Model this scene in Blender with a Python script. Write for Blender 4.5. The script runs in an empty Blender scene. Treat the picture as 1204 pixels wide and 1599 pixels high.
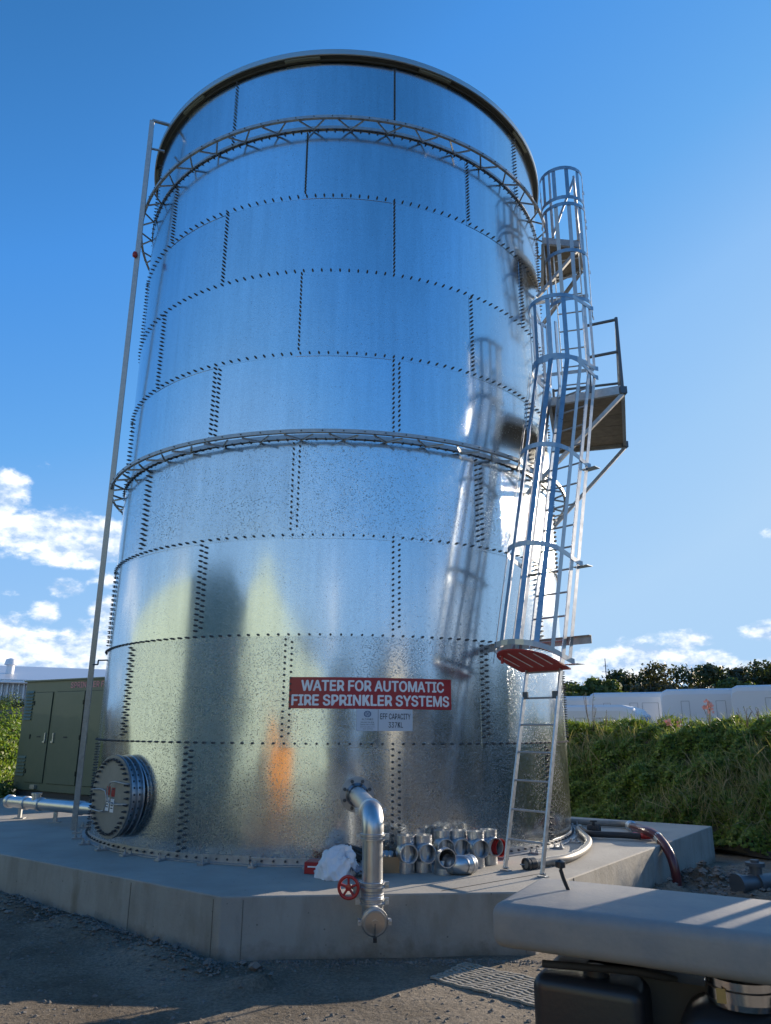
import bpy, math, random
import numpy as np
from mathutils import Vector, Matrix
random.seed(7); rng = np.random.default_rng(7)
D = bpy.data; SC = bpy.context.scene; COL = SC.collection
PI = math.pi; R_ = math.radians
# ---------------------------------------------------------------- camera
FPX, PITCH, ROLL, YAW = 1152.86, .2849, .0056, .0614
CO = Vector((0, -12.119, 1.414))
cp, sp, cy, sy = math.cos(PITCH), math.sin(PITCH), math.cos(YAW), math.sin(YAW)
FW = Vector((sy*cp, cy*cp, sp)); RT = Vector((cy, -sy, 0)); UP = RT.cross(FW)
cr, sr = math.cos(ROLL), math.sin(ROLL)
RT, UP = cr*RT+sr*UP, -sr*RT+cr*UP
cam = D.cameras.new('camera'); camo = D.objects.new('camera', cam); COL.objects.link(camo)
cam.sensor_fit = 'VERTICAL'; cam.sensor_height = 24; cam.lens = FPX/1599*24
cam.clip_start = .05; cam.clip_end = 4000
camo.matrix_world = Matrix(((RT.x, UP.x, -FW.x, CO.x), (RT.y, UP.y, -FW.y, CO.y), (RT.z, UP.z, -FW.z, CO.z), (0, 0, 0, 1)))
cam.dof.use_dof = True; cam.dof.focus_distance = 9.0; cam.dof.aperture_fstop = 4.5
SC.camera = camo
def ray(x, y): return FW+RT*((x-602)/FPX)-UP*((y-799.5)/FPX)
def atz(x, y, z): d = ray(x, y); return CO+d*((z-CO.z)/d.z)
def aty(x, y, Y): d = ray(x, y); return CO+d*((Y-CO.y)/d.y)
# ---------------------------------------------------------------- sky, sun, exposure
SUN_AZ, SUN_EL = 37.0, 14.2
world = D.worlds.new('World'); SC.world = world; world.use_nodes = True
SKY_STRENGTH = .125; EXPO = .88
def build_world():
    nt = world.node_tree; N = nt.nodes; L = nt.links; N.clear()
    def new(t, **k):
        n = N.new(t)
        for a, b in k.items(): setattr(n, a, b)
        return n
    def m(op, a, b=None, clamp=False):
        n = new('ShaderNodeMath', operation=op); n.use_clamp = clamp
        for i, v in enumerate((a, b)):
            if v is None: continue
            if isinstance(v, (int, float)): n.inputs[i].default_value = v
            else: L.new(v, n.inputs[i])
        return n.outputs[0]
    def sstep(v, a, b):
        n = new('ShaderNodeMapRange', interpolation_type='SMOOTHSTEP')
        L.new(v, n.inputs[0]); n.inputs[1].default_value = a; n.inputs[2].default_value = b
        return n.outputs[0]
    sky = new('ShaderNodeTexSky', sky_type='NISHITA'); sky.sun_disc = False
    sky.sun_elevation = R_(SUN_EL); sky.sun_rotation = R_(90-SUN_AZ)
    sky.altitude = 0; sky.air_density = 1.1; sky.dust_density = .4; sky.ozone_density = 3.0
    tc = new('ShaderNodeTexCoord'); gen = tc.outputs['Generated']
    sx = new('ShaderNodeSeparateXYZ'); L.new(gen, sx.inputs[0])
    el = m('MULTIPLY', m('ARCSINE', sx.outputs[2]), 180/PI)
    # noise on a stretched direction
    mp = new('ShaderNodeMapping'); L.new(gen, mp.inputs[0]); mp.inputs['Scale'].default_value = (1, 1, 1.7)
    n1 = new('ShaderNodeTexNoise'); L.new(mp.outputs[0], n1.inputs[0]); n1.inputs['Scale'].default_value = 13; n1.inputs['Detail'].default_value = 10; n1.inputs['Roughness'].default_value = .6
    n2 = new('ShaderNodeTexNoise'); L.new(mp.outputs[0], n2.inputs[0]); n2.inputs['Scale'].default_value = 5; n2.inputs['Detail'].default_value = 4
    # individual cumulus: (azimuth, elevation, half width, half height) in degrees
    blobs = [(115.6, 15.2, 2.4, 2.6, 1), (110.6, 12.9, 5.0, 2.3, 1.5), (105.6, 13.0, 2.4, 1.5, .9), (106.5, 10.6, 3.2, 1.5, .55), (110.4, 9.4, 1.8, 1.2, .75), (111.2, 7.7, 1.5, 1.5, .8), (113.6, 8.9, 1.2, .8, .6), (107.4, 8.0, 1.3, 1.6, .8), (112.5, 17.9, 1.4, .8, .4),
             (109, 4.6, 11.0, 2.9, 1.05), (114.5, 6.0, 4, 2.2, .9), (66.0, 4.6, 8.0, 1.5, 1.25), (64.0, 6.0, 2.4, 1.3, 1), (67.9, 5.3, 2.6, 1.2, .8), (59.6, 6.4, 2.3, 1.0, .7), (58.3, 13.3, 1.0, .7, .6), (60.5, 4.3, 4.2, .9, .95), (72, 4, 5, 1.6, .8),
             (150, 9, 12, 3.5, .9), (20, 8, 10, 3, .9), (-30, 7, 12, 3, .9), (190, 10, 10, 3, .8), (265, 9, 10, 3, .7), (320, 9, 14, 3, .8)]
    bw = new('ShaderNodeRGBToBW'); L.new(sky.outputs[0], bw.inputs[0])
    # grade the physical sky's brightness into a deep clear autumn blue
    K = SKY_STRENGTH*2**EXPO
    lum = m('MULTIPLY', bw.outputs[0], K/1.25, True)
    gr = new('ShaderNodeValToRGB'); L.new(lum, gr.inputs[0]); E_ = gr.color_ramp.elements
    stops = ((0, (0, 0, 0)), (.09, (.011, .068, .19)), (.19, (.026, .142, .39)), (.30, (.072, .30, .78)), (.44, (.14, .41, .86)), (.6, (.27, .53, .92)), (.85, (.35, .60, .93)), (1.25, (.43, .66, .94)))
    while len(E_) < len(stops): E_.new(.5)
    for i_, (p_, c_) in enumerate(stops): E_[i_].position = p_/1.25; E_[i_].color = (*c_, 1)
    gs = new('ShaderNodeVectorMath', operation='SCALE'); L.new(gr.outputs[0], gs.inputs[0]); gs.inputs['Scale'].default_value = 1/K
    dens = None
    for az, e, w, h, s in blobs:
        a, b = R_(az), R_(e)
        t = Vector((-math.sin(a), math.cos(a), 0)); c = Vector((math.cos(a)*math.cos(b), math.sin(a)*math.cos(b), math.sin(b)))
        d1 = new('ShaderNodeVectorMath', operation='DOT_PRODUCT'); L.new(gen, d1.inputs[0]); d1.inputs[1].default_value = t/math.sin(R_(w))
        u = d1.outputs['Value']
        v = m('DIVIDE', m('SUBTRACT', el, e), h)
        d3 = new('ShaderNodeVectorMath', operation='DOT_PRODUCT'); L.new(gen, d3.inputs[0]); d3.inputs[1].default_value = c
        front = m('GREATER_THAN', d3.outputs['Value'], .5)
        rr = m('SQRT', m('ADD', m('MULTIPLY', u, u), m('MULTIPLY', v, v)))
        g = m('MULTIPLY', m('MULTIPLY', m('SUBTRACT', 1.25, rr, True), s), front)
        dens = g if dens is None else m('MAXIMUM', dens, g)
    band = m('MULTIPLY', m('SUBTRACT', 1, m('DIVIDE', m('ABSOLUTE', m('SUBTRACT', el, 3.2)), 4.5), True), .36)
    dens = m('MAXIMUM', dens, band)
    dn = m('ADD', m('MULTIPLY', dens, .62), m('MULTIPLY', m('SUBTRACT', n1.outputs[0], .5), 1.5))
    cover = sstep(dn, .24, .50)
    cover = m('MULTIPLY', m('MULTIPLY', cover, .93), sstep(dens, .03, .2))
    # sunlit top and greyer base of each cloud
    mp2 = new('ShaderNodeMapping'); L.new(gen, mp2.inputs[0]); mp2.inputs['Scale'].default_value = (1, 1, 1.7); mp2.inputs['Location'].default_value = (0.006, 0.004, .017)
    n3 = new('ShaderNodeTexNoise'); L.new(mp2.outputs[0], n3.inputs[0]); n3.inputs['Scale'].default_value = 13; n3.inputs['Detail'].default_value = 10; n3.inputs['Roughness'].default_value = .6
    sh = m('ADD', m('MULTIPLY', m('SUBTRACT', n1.outputs[0], n3.outputs[0]), 4.5), .52, True)
    ramp = new('ShaderNodeValToRGB'); L.new(sh, ramp.inputs[0])
    ramp.color_ramp.elements[0].color = (2.1, 2.9, 4.1, 1); ramp.color_ramp.elements[1].color = (5.6, 5.7, 5.8, 1)
    ramp.color_ramp.elements[0].position = .12; ramp.color_ramp.elements[1].position = .85
    mx = new('ShaderNodeMix', data_type='RGBA'); L.new(cover, mx.inputs[0]); L.new(gs.outputs[0], mx.inputs[6]); L.new(ramp.outputs[0], mx.inputs[7])
    bg = new('ShaderNodeBackground'); bg.inputs[1].default_value = SKY_STRENGTH; L.new(mx.outputs[2], bg.inputs[0])
    out = new('ShaderNodeOutputWorld'); L.new(bg.outputs[0], out.inputs[0])
build_world()
sl = D.lights.new('sun', 'SUN'); sl.energy = 5.0; sl.angle = R_(.5); sl.color = (1, .84, .65)
slo = D.objects.new('sun', sl); COL.objects.link(slo)
SD = Vector((math.cos(R_(SUN_AZ))*math.cos(R_(SUN_EL)), math.sin(R_(SUN_AZ))*math.cos(R_(SUN_EL)), math.sin(R_(SUN_EL))))
slo.rotation_euler = SD.to_track_quat('Z', 'Y').to_euler(); slo.location = SD*60
SC.view_settings.view_transform = 'Standard'; SC.view_settings.look = 'None'; SC.view_settings.exposure = EXPO; SC.view_settings.gamma = 1
SC.render.engine = 'CYCLES'; SC.cycles.use_denoising = True; SC.cycles.max_bounces = 8

# ---------------------------------------------------------------- helpers
class MB:
    def __init__(s): s.v = []; s.f = []; s.sm = []
    def add(s, vs, fs, smooth=False):
        o = len(s.v); s.v += [tuple(v) for v in vs]; s.f += [tuple(i+o for i in f) for f in fs]; s.sm += [smooth]*len(fs); return s
    def box(s, c, size, ax=None):
        X, Y, Z = ax if ax else (Vector((1, 0, 0)), Vector((0, 1, 0)), Vector((0, 0, 1)))
        c = Vector(c); a, b, h = size[0]/2, size[1]/2, size[2]/2
        vs = [c+X*(i*a)+Y*(j*b)+Z*(k*h) for k in (-1, 1) for j in (-1, 1) for i in (-1, 1)]
        return s.add(vs, [(0, 2, 3, 1), (4, 5, 7, 6), (0, 1, 5, 4), (2, 6, 7, 3), (1, 3, 7, 5), (0, 4, 6, 2)])
    def bar(s, a, b, w, h, up=Vector((0, 0, 1))):
        a, b = Vector(a), Vector(b); X = (b-a); l = X.length; X.normalize()
        Y = up.cross(X)
        if Y.length < 1e-4: Y = Vector((1, 0, 0)).cross(X)
        Y.normalize(); Z = X.cross(Y); return s.box((a+b)/2, (l, w, h), (X, Y, Z))
    def tube(s, pts, r, n=12, caps=True, rs=None):
        pts = [Vector(p) for p in pts]; rings = []; prev = None
        for i, p in enumerate(pts):
            t = (pts[min(i+1, len(pts)-1)]-pts[max(i-1, 0)]).normalized()
            if prev is None:
                q = Vector((0, 0, 1)) if abs(t.z) < .9 else Vector((1, 0, 0)); u = t.cross(q).normalized()
            else: u = (prev-t*prev.dot(t)).normalized()
            prev = u; w = t.cross(u); rr = rs[i] if rs else r
            rings.append([p+(u*math.cos(2*PI*k/n)+w*math.sin(2*PI*k/n))*rr for k in range(n)])
        vs = [v for g in rings for v in g]
        fs = [(i*n+k, i*n+(k+1) % n, (i+1)*n+(k+1) % n, (i+1)*n+k) for i in range(len(pts)-1) for k in range(n)]
        s.add(vs, fs, True)
        if caps:
            s.add(rings[0], [tuple(range(n))[::-1]]); s.add(rings[-1], [tuple(range(n))])
        return s
    def lathe(s, c, axis, prof, n=24, smooth=True):      # prof: (radius, distance along axis)
        c = Vector(c); t = Vector(axis).normalized(); q = Vector((0, 0, 1)) if abs(t.z) < .9 else Vector((1, 0, 0))
        u = t.cross(q).normalized(); w = t.cross(u)
        vs = [c+t*h+(u*math.cos(2*PI*k/n)+w*math.sin(2*PI*k/n))*r for r, h in prof for k in range(n)]
        # split every profile segment so that edges stay crisp
        for i in range(len(prof)-1):
            a = vs[i*n:(i+1)*n]; b = vs[(i+1)*n:(i+2)*n]
            s.add(a+b, [(k, (k+1) % n, n+(k+1) % n, n+k) for k in range(n)], smooth)
        return s
    def mesh(s, name, mat):
        me = D.meshes.new(name); me.from_pydata(s.v, [], s.f)
        me.polygons.foreach_set('use_smooth', s.sm); me.materials.append(mat); me.update(); return me
    def build(s, name, mat, parent=None, bevel=0, stuff=False):
        o = D.objects.new(name, s.mesh(name, mat)); COL.objects.link(o)
        if parent: o.parent = parent
        if bevel:
            b = o.modifiers.new('bevel', 'BEVEL'); b.width = bevel; b.segments = 2; b.limit_method = 'ANGLE'
        if stuff: o['kind'] = 'stuff'
        return o
def inst(name, me, parent=None, loc=(0, 0, 0), rot=(0, 0, 0)):
    o = D.objects.new(name, me); COL.objects.link(o); o.parent = parent; o.location = loc; o.rotation_euler = rot; return o
def tag(o, label, cat, group=None):
    o['label'] = label; o['category'] = cat
    if group: o['group'] = group
    return o
def thing(name, label, cat, loc=(0, 0, 0), group=None):
    o = D.objects.new(name, None); COL.objects.link(o); o.location = loc; o.empty_display_size = .2
    tag(o, label, cat, group); bpy.context.view_layer.update(); return o
def struct(o): o['kind'] = 'structure'; return o
def keep(o, p):   # parent while the geometry is already in world coordinates
    o.parent = p; o.matrix_parent_inverse = Matrix.Translation(-Vector(p.location)); return o
def pol(r, th, z=0): return Vector((r*math.sin(th), -r*math.cos(th), z))
def smooth_path(pts, n=8):
    pts = [Vector(p) for p in pts]; P = [pts[0]*2-pts[1]]+pts+[pts[-1]*2-pts[-2]]; out = []
    for i in range(1, len(P)-2):
        a, b, c, d = P[i-1:i+3]
        for k in range(n):
            t = k/n; out.append(.5*((2*b)+(c-a)*t+(2*a-5*b+4*c-d)*t*t+(3*b-a-3*c+d)*t**3))
    return out+[pts[-1]]

# ---------------------------------------------------------------- materials
def mat(name, col, rough=.6, metal=0, noise=None, bump=None, spec=None, col2=None, nscale=8, island=None, coat=0, rvar=0):
    m = D.materials.new(name); m.use_nodes = True; nt = m.node_tree; N = nt.nodes; L = nt.links; b = N['Principled BSDF']
    b.inputs['Base Color'].default_value = (*col, 1); b.inputs['Roughness'].default_value = rough; b.inputs['Metallic'].default_value = metal
    if spec is not None: b.inputs['Specular IOR Level'].default_value = spec
    if coat: b.inputs['Coat Weight'].default_value = coat
    tc = N.new('ShaderNodeTexCoord')
    if col2:
        n = N.new('ShaderNodeTexNoise'); n.inputs['Scale'].default_value = nscale; n.inputs['Detail'].default_value = 6; n.inputs['Roughness'].default_value = .65; L.new(tc.outputs['Object'], n.inputs[0])
        r = N.new('ShaderNodeValToRGB'); r.color_ramp.elements[0].position = .35; r.color_ramp.elements[1].position = .65
        r.color_ramp.elements[0].color = (*col, 1); r.color_ramp.elements[1].color = (*col2, 1); L.new(n.outputs[0], r.inputs[0]); L.new(r.outputs[0], b.inputs['Base Color'])
        if rvar:
            mr = N.new('ShaderNodeMapRange'); L.new(n.outputs[0], mr.inputs[0]); mr.inputs[1].default_value = .3; mr.inputs[2].default_value = .7
            mr.inputs[3].default_value = rough-rvar; mr.inputs[4].default_value = rough+rvar; L.new(mr.outputs[0], b.inputs['Roughness'])
    if island:
        g = N.new('ShaderNodeNewGeometry'); r = N.new('ShaderNodeValToRGB'); r.color_ramp.interpolation = 'LINEAR'
        while len(r.color_ramp.elements) < len(island): r.color_ramp.elements.new(.5)
        for i, c in enumerate(island): r.color_ramp.elements[i].position = i/(len(island)-1); r.color_ramp.elements[i].color = (*c, 1)
        L.new(g.outputs['Random Per Island'], r.inputs[0]); L.new(r.outputs[0], b.inputs['Base Color'])
    if bump:
        n = N.new('ShaderNodeTexNoise'); n.inputs['Scale'].default_value = bump[0]; n.inputs['Detail'].default_value = 8; L.new(tc.outputs['Object'], n.inputs[0])
        bp = N.new('ShaderNodeBump'); bp.inputs['Distance'].default_value = bump[1]; bp.inputs['Strength'].default_value = 1; L.new(n.outputs[0], bp.inputs['Height']); L.new(bp.outputs[0], b.inputs['Normal'])
    return m
def galv_sheet(name, speck, rough, wob, dark=.5, tone=.72):
    m = D.materials.new(name); m.use_nodes = True; nt = m.node_tree; N = nt.nodes; L = nt.links; b = N['Principled BSDF']
    b.inputs['Metallic'].default_value = 1
    def new(t, **k):
        n = N.new(t)
        for a, c in k.items(): setattr(n, a, c)
        return n
    tc = new('ShaderNodeTexCoord'); oi = new('ShaderNodeObjectInfo')
    # every sheet shows its own piece of the pattern
    ad = new('ShaderNodeVectorMath', operation='ADD'); L.new(tc.outputs['Object'], ad.inputs[0])
    sc_ = new('ShaderNodeVectorMath', operation='SCALE'); sc_.inputs[0].default_value = (37, 11, 23); L.new(oi.outputs['Random'], sc_.inputs['Scale']); L.new(sc_.outputs[0], ad.inputs[1])
    v = new('ShaderNodeTexVoronoi'); v.inputs['Scale'].default_value = 95; L.new(ad.outputs[0], v.inputs['Vector'])
    sep = new('ShaderNodeSeparateColor'); L.new(v.outputs['Color'], sep.inputs[0])
    n0 = new('ShaderNodeTexNoise'); n0.inputs['Scale'].default_value = 1.1; n0.inputs['Detail'].default_value = 5; L.new(ad.outputs[0], n0.inputs[0])
    # dark grains: the fraction varies over the sheet
    thr = new('ShaderNodeMapRange'); L.new(n0.outputs[0], thr.inputs[0]); thr.inputs[1].default_value = .35; thr.inputs[2].default_value = .65; thr.inputs[3].default_value = 0; thr.inputs[4].default_value = speck*1.9
    lt = new('ShaderNodeMath', operation='LESS_THAN'); L.new(sep.outputs[0], lt.inputs[0]); L.new(thr.outputs[0], lt.inputs[1])
    c1 = new('ShaderNodeMapRange'); L.new(sep.outputs[1], c1.inputs[0]); c1.inputs[3].default_value = tone-.05; c1.inputs[4].default_value = tone+.06
    c2 = new('ShaderNodeMapRange'); L.new(oi.outputs['Random'], c2.inputs[0]); c2.inputs[3].default_value = .94; c2.inputs[4].default_value = 1.05
    st = new('ShaderNodeTexNoise'); mp = new('ShaderNodeMapping'); mp.inputs['Scale'].default_value = (5, 5, .35); L.new(ad.outputs[0], mp.inputs[0]); L.new(mp.outputs[0], st.inputs[0]); st.inputs['Scale'].default_value = 2; st.inputs['Detail'].default_value = 4
    c3 = new('ShaderNodeMapRange'); L.new(st.outputs[0], c3.inputs[0]); c3.inputs[1].default_value = .3; c3.inputs[2].default_value = .7; c3.inputs[3].default_value = .93; c3.inputs[4].default_value = 1.04
    mu = new('ShaderNodeMath', operation='MULTIPLY'); L.new(c1.outputs[0], mu.inputs[0]); L.new(c2.outputs[0], mu.inputs[1])
    mu2 = new('ShaderNodeMath', operation='MULTIPLY'); L.new(mu.outputs[0], mu2.inputs[0]); L.new(c3.outputs[0], mu2.inputs[1])
    dk = new('ShaderNodeMapRange'); L.new(lt.outputs[0], dk.inputs[0]); dk.inputs[3].default_value = 1; dk.inputs[4].default_value = dark
    mu3 = new('ShaderNodeMath', operation='MULTIPLY'); L.new(mu2.outputs[0], mu3.inputs[0]); L.new(dk.outputs[0], mu3.inputs[1])
    cc = new('ShaderNodeCombineColor'); 
    for i, k in enumerate((.91, .99, 1.05)):
        q = new('ShaderNodeMath', operation='MULTIPLY'); L.new(mu3.outputs[0], q.inputs[0]); q.inputs[1].default_value = k; L.new(q.outputs[0], cc.inputs[i])
    L.new(cc.outputs[0], b.inputs['Base Color'])
    rr = new('ShaderNodeMapRange'); L.new(n0.outputs[0], rr.inputs[0]); rr.inputs[1].default_value = .3; rr.inputs[2].default_value = .7; rr.inputs[3].default_value = rough*.8; rr.inputs[4].default_value = rough*1.25
    r2 = new('ShaderNodeMath', operation='ADD'); L.new(rr.outputs[0], r2.inputs[0]); r3 = new('ShaderNodeMath', operation='MULTIPLY'); L.new(lt.outputs[0], r3.inputs[0]); r3.inputs[1].default_value = .12; L.new(r3.outputs[0], r2.inputs[1])
    L.new(r2.outputs[0], b.inputs['Roughness'])
    nb = new('ShaderNodeTexNoise'); nb.inputs['Scale'].default_value = 1.6; nb.inputs['Detail'].default_value = 1; L.new(ad.outputs[0], nb.inputs[0])
    b1 = new('ShaderNodeBump'); b1.inputs['Distance'].default_value = wob; L.new(nb.outputs[0], b1.inputs['Height'])
    b2 = new('ShaderNodeBump'); b2.inputs['Distance'].default_value = .0006*(1 if speck > .05 else .35); L.new(sep.outputs[2], b2.inputs['Height']); L.new(b1.outputs[0], b2.inputs['Normal'])
    L.new(b2.outputs[0], b.inputs['Normal'])
    return m
M = dict(
    sheet_a=galv_sheet('galvanised_speckled', .12, .15, .008, .68, .62),
    sheet_b=galv_sheet('galvanised_pitted', .08, .14, .005, .5, .68),
    sheet_c=galv_sheet('galvanised_clean', .012, .14, .003, .7, .68),
    bolt=mat('bolt_dark', (.09, .095, .1), .5, .4),
    galv=mat('galvanised_steel', (.46, .48, .5), .38, .85, col2=(.62, .64, .66), nscale=30, rvar=.08),
    galv_dull=mat('galvanised_dull', (.33, .345, .36), .5, .8, col2=(.45, .46, .47), nscale=18, rvar=.08),
    pipe=mat('galvanised_pipe', (.50, .52, .54), .36, .95, col2=(.56, .58, .6), nscale=9, rvar=.04),
    strap=mat('strap_steel', (.30, .32, .35), .32, .9, col2=(.38, .40, .43), nscale=12, rvar=.05),
    roofm=mat('roof_steel', (.5, .53, .52), .35, .8),
    trim=mat('flashing_cream', (.2, .195, .14), .6, .2),
    shadowgap=mat('dark_gap', (.05, .05, .05), .8),
    conc=None, red=mat('red_paint', (.42, .022, .02), .4, coat=.2), redplate=mat('red_plate', (.36, .025, .02), .5),
    redsign=mat('red_sign', (.36, .018, .025), .35), white=mat('white_vinyl', (.78, .78, .8), .4),
    label=mat('grey_label', (.50, .56, .64), .35, .2), ink=mat('ink', (.03, .045, .07), .5), logo=mat('logo_blue', (.03, .08, .2), .5),
    green=mat('olive_paint', (.085, .112, .076), .45, col2=(.10, .125, .085), nscale=3, coat=.15), green_dk=mat('olive_shadow_gap', (.02, .025, .018), .7),
    black=mat('black_plastic', (.018, .02, .024), .38, bump=(60, .0006)), rubber=mat('rubber', (.03, .03, .032), .7),
    grey=mat('grey_fibreglass', (.20, .21, .22), .6, col2=(.255, .25, .24), nscale=7, bump=(55, .0012)),
    chrome=mat('chrome', (.7, .7, .7), .15, 1), brass=mat('brass', (.55, .42, .22), .3, 1), steel=mat('cap_aluminium', (.62, .56, .5), .3, .9),
    maroon=mat('maroon_hose', (.10, .022, .026), .35, coat=.3), greyhose=mat('grey_hose', (.16, .155, .145), .45, col2=(.22, .21, .19), nscale=14), clear=mat('hose_band', (.45, .5, .5), .3, .3),
    card=mat('cardboard', (.34, .22, .12), .85), plasticbag=mat('white_bag', (.72, .75, .8), .45, bump=(14, .012)), dirtm=None,
    vanw=mat('white_gelcoat', (.60, .62, .65), .5, coat=.1), groove=mat('van_seam', (.25, .27, .3), .6), glass=mat('dark_glass', (.03, .04, .05), .1, coat=.5), tyre=mat('tyre', (.03, .03, .03), .8),
    orangepaint=mat('spray_orange', (.6, .2, .12), .6),
    iron=mat('corrugated_iron', (.5, .54, .58), .4, .5), bark=mat('bark', (.13, .1, .075), .9, bump=(30, .01)),
    stone=mat('stone', (.11, .1, .09), .9, col2=(.2, .185, .165), nscale=6),
    wallpaint=mat('pale_green_wall', (.26, .33, .28), .8, col2=(.29, .36, .30), nscale=.6), wallroof=mat('wall_roofing', (.42, .44, .42), .5),
    orange=mat('machine_orange', (.75, .28, .02), .45), cream=mat('cream_wall', (.62, .56, .44), .8),
    board=mat('plywood', (.15, .13, .1), .8, col2=(.22, .19, .15), nscale=9),
    grid=mat('grid_mesh', (.34, .32, .28), .8, col2=(.24, .22, .18), nscale=20),
    rail=mat('dark_rail', (.10, .12, .14), .45, .5), timber=mat('timber', (.38, .31, .2), .8))
def concrete():
    m = D.materials.new('concrete'); m.use_nodes = True; nt = m.node_tree; N = nt.nodes; L = nt.links; b = N['Principled BSDF']; b.inputs['Roughness'].default_value = .82
    tc = N.new('ShaderNodeTexCoord')
    def noise(scale, det, mapv=None, rough=.6):
        n = N.new('ShaderNodeTexNoise'); n.inputs['Scale'].default_value = scale; n.inputs['Detail'].default_value = det; n.inputs['Roughness'].default_value = rough
        if mapv:
            mp = N.new('ShaderNodeMapping'); mp.inputs['Scale'].default_value = mapv; L.new(tc.outputs['Object'], mp.inputs[0]); L.new(mp.outputs[0], n.inputs[0])
        else: L.new(tc.outputs['Object'], n.inputs[0])
        return n
    n1 = noise(1.3, 8); r1 = N.new('ShaderNodeValToRGB'); L.new(n1.outputs[0], r1.inputs[0])
    r1.color_ramp.elements[0].position = .3; r1.color_ramp.elements[1].position = .7; r1.color_ramp.elements[0].color = (.27, .26, .235, 1); r1.color_ramp.elements[1].color = (.37, .36, .33, 1)
    n2 = noise(2.2, 8, (2.2, 2.2, .6)); r2 = N.new('ShaderNodeValToRGB'); L.new(n2.outputs[0], r2.inputs[0])
    r2.color_ramp.elements[0].position = .33; r2.color_ramp.elements[1].position = .55; r2.color_ramp.elements[0].color = (.80, .79, .76, 1); r2.color_ramp.elements[1].color = (1, 1, 1, 1)
    # only vertical faces carry run-off streaks
    g = N.new('ShaderNodeNewGeometry'); s = N.new('ShaderNodeSeparateXYZ'); L.new(g.outputs['Normal'], s.inputs[0]); ab = N.new('ShaderNodeMath'); ab.operation = 'SUBTRACT'; ab.inputs[0].default_value = 1; L.new(s.outputs[2], ab.inputs[1]); ab.use_clamp = True
    mx = N.new('ShaderNodeMix'); mx.data_type = 'RGBA'; mx.blend_type = 'MULTIPLY'; L.new(ab.outputs[0], mx.inputs[0]); L.new(r1.outputs[0], mx.inputs[6]); L.new(r2.outputs[0], mx.inputs[7])
    n3 = noise(45, 4); r3 = N.new('ShaderNodeMapRange'); L.new(n3.outputs[0], r3.inputs[0]); r3.inputs[1].default_value = .25; r3.inputs[2].default_value = .4; r3.inputs[3].default_value = .75; r3.inputs[4].default_value = 1
    mx2 = N.new('ShaderNodeMix'); mx2.data_type = 'RGBA'; mx2.blend_type = 'MULTIPLY'; mx2.inputs[0].default_value = .6; L.new(mx.outputs[2], mx2.inputs[6]); L.new(r3.outputs[0], mx2.inputs[7])
    vo = N.new('ShaderNodeTexVoronoi'); vo.inputs['Scale'].default_value = 9; L.new(tc.outputs['Object'], vo.inputs[0])       # bug holes
    vr = N.new('ShaderNodeMapRange'); L.new(vo.outputs['Distance'], vr.inputs[0]); vr.inputs[1].default_value = .05; vr.inputs[2].default_value = .085; vr.inputs[3].default_value = .35; vr.inputs[4].default_value = 1
    mx3 = N.new('ShaderNodeMix'); mx3.data_type = 'RGBA'; mx3.blend_type = 'MULTIPLY'; mx3.inputs[0].default_value = .8; L.new(mx2.outputs[2], mx3.inputs[6]); L.new(vr.outputs[0], mx3.inputs[7])
    so = N.new('ShaderNodeSeparateXYZ'); L.new(tc.outputs['Object'], so.inputs[0]); nm = noise(7, 6)                         # mud splashed on the foot
    ma = N.new('ShaderNodeMath'); ma.operation = 'MULTIPLY_ADD'; L.new(nm.outputs[0], ma.inputs[0]); ma.inputs[1].default_value = .35; L.new(so.outputs[2], ma.inputs[2])
    mr = N.new('ShaderNodeMapRange'); L.new(ma.outputs[0], mr.inputs[0]); mr.inputs[1].default_value = -.36; mr.inputs[2].default_value = -.20; mr.inputs[3].default_value = .8; mr.inputs[4].default_value = 0
    mx4 = N.new('ShaderNodeMix'); mx4.data_type = 'RGBA'; L.new(mr.outputs[0], mx4.inputs[0]); L.new(mx3.outputs[2], mx4.inputs[6]); mx4.inputs[7].default_value = (.13, .11, .085, 1)
    nr = noise(1.7, 7, (1.5, 1.5, .5)); rr = N.new('ShaderNodeMapRange'); L.new(nr.outputs[0], rr.inputs[0]); rr.inputs[1].default_value = .60; rr.inputs[2].default_value = .72; rr.inputs[4].default_value = .5   # brown run-off stains
    rm = N.new('ShaderNodeMath'); rm.operation = 'MULTIPLY'; L.new(rr.outputs[0], rm.inputs[0]); L.new(ab.outputs[0], rm.inputs[1])
    mx5 = N.new('ShaderNodeMix'); mx5.data_type = 'RGBA'; L.new(rm.outputs[0], mx5.inputs[0]); L.new(mx4.outputs[2], mx5.inputs[6]); mx5.inputs[7].default_value = (.15, .125, .075, 1)
    L.new(mx5.outputs[2], b.inputs['Base Color'])
    bp = N.new('ShaderNodeBump'); bp.inputs['Distance'].default_value = .004; n4 = noise(28, 8); L.new(n4.outputs[0], bp.inputs['Height']); L.new(bp.outputs[0], b.inputs['Normal'])
    return m
M['conc'] = concrete()
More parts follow.
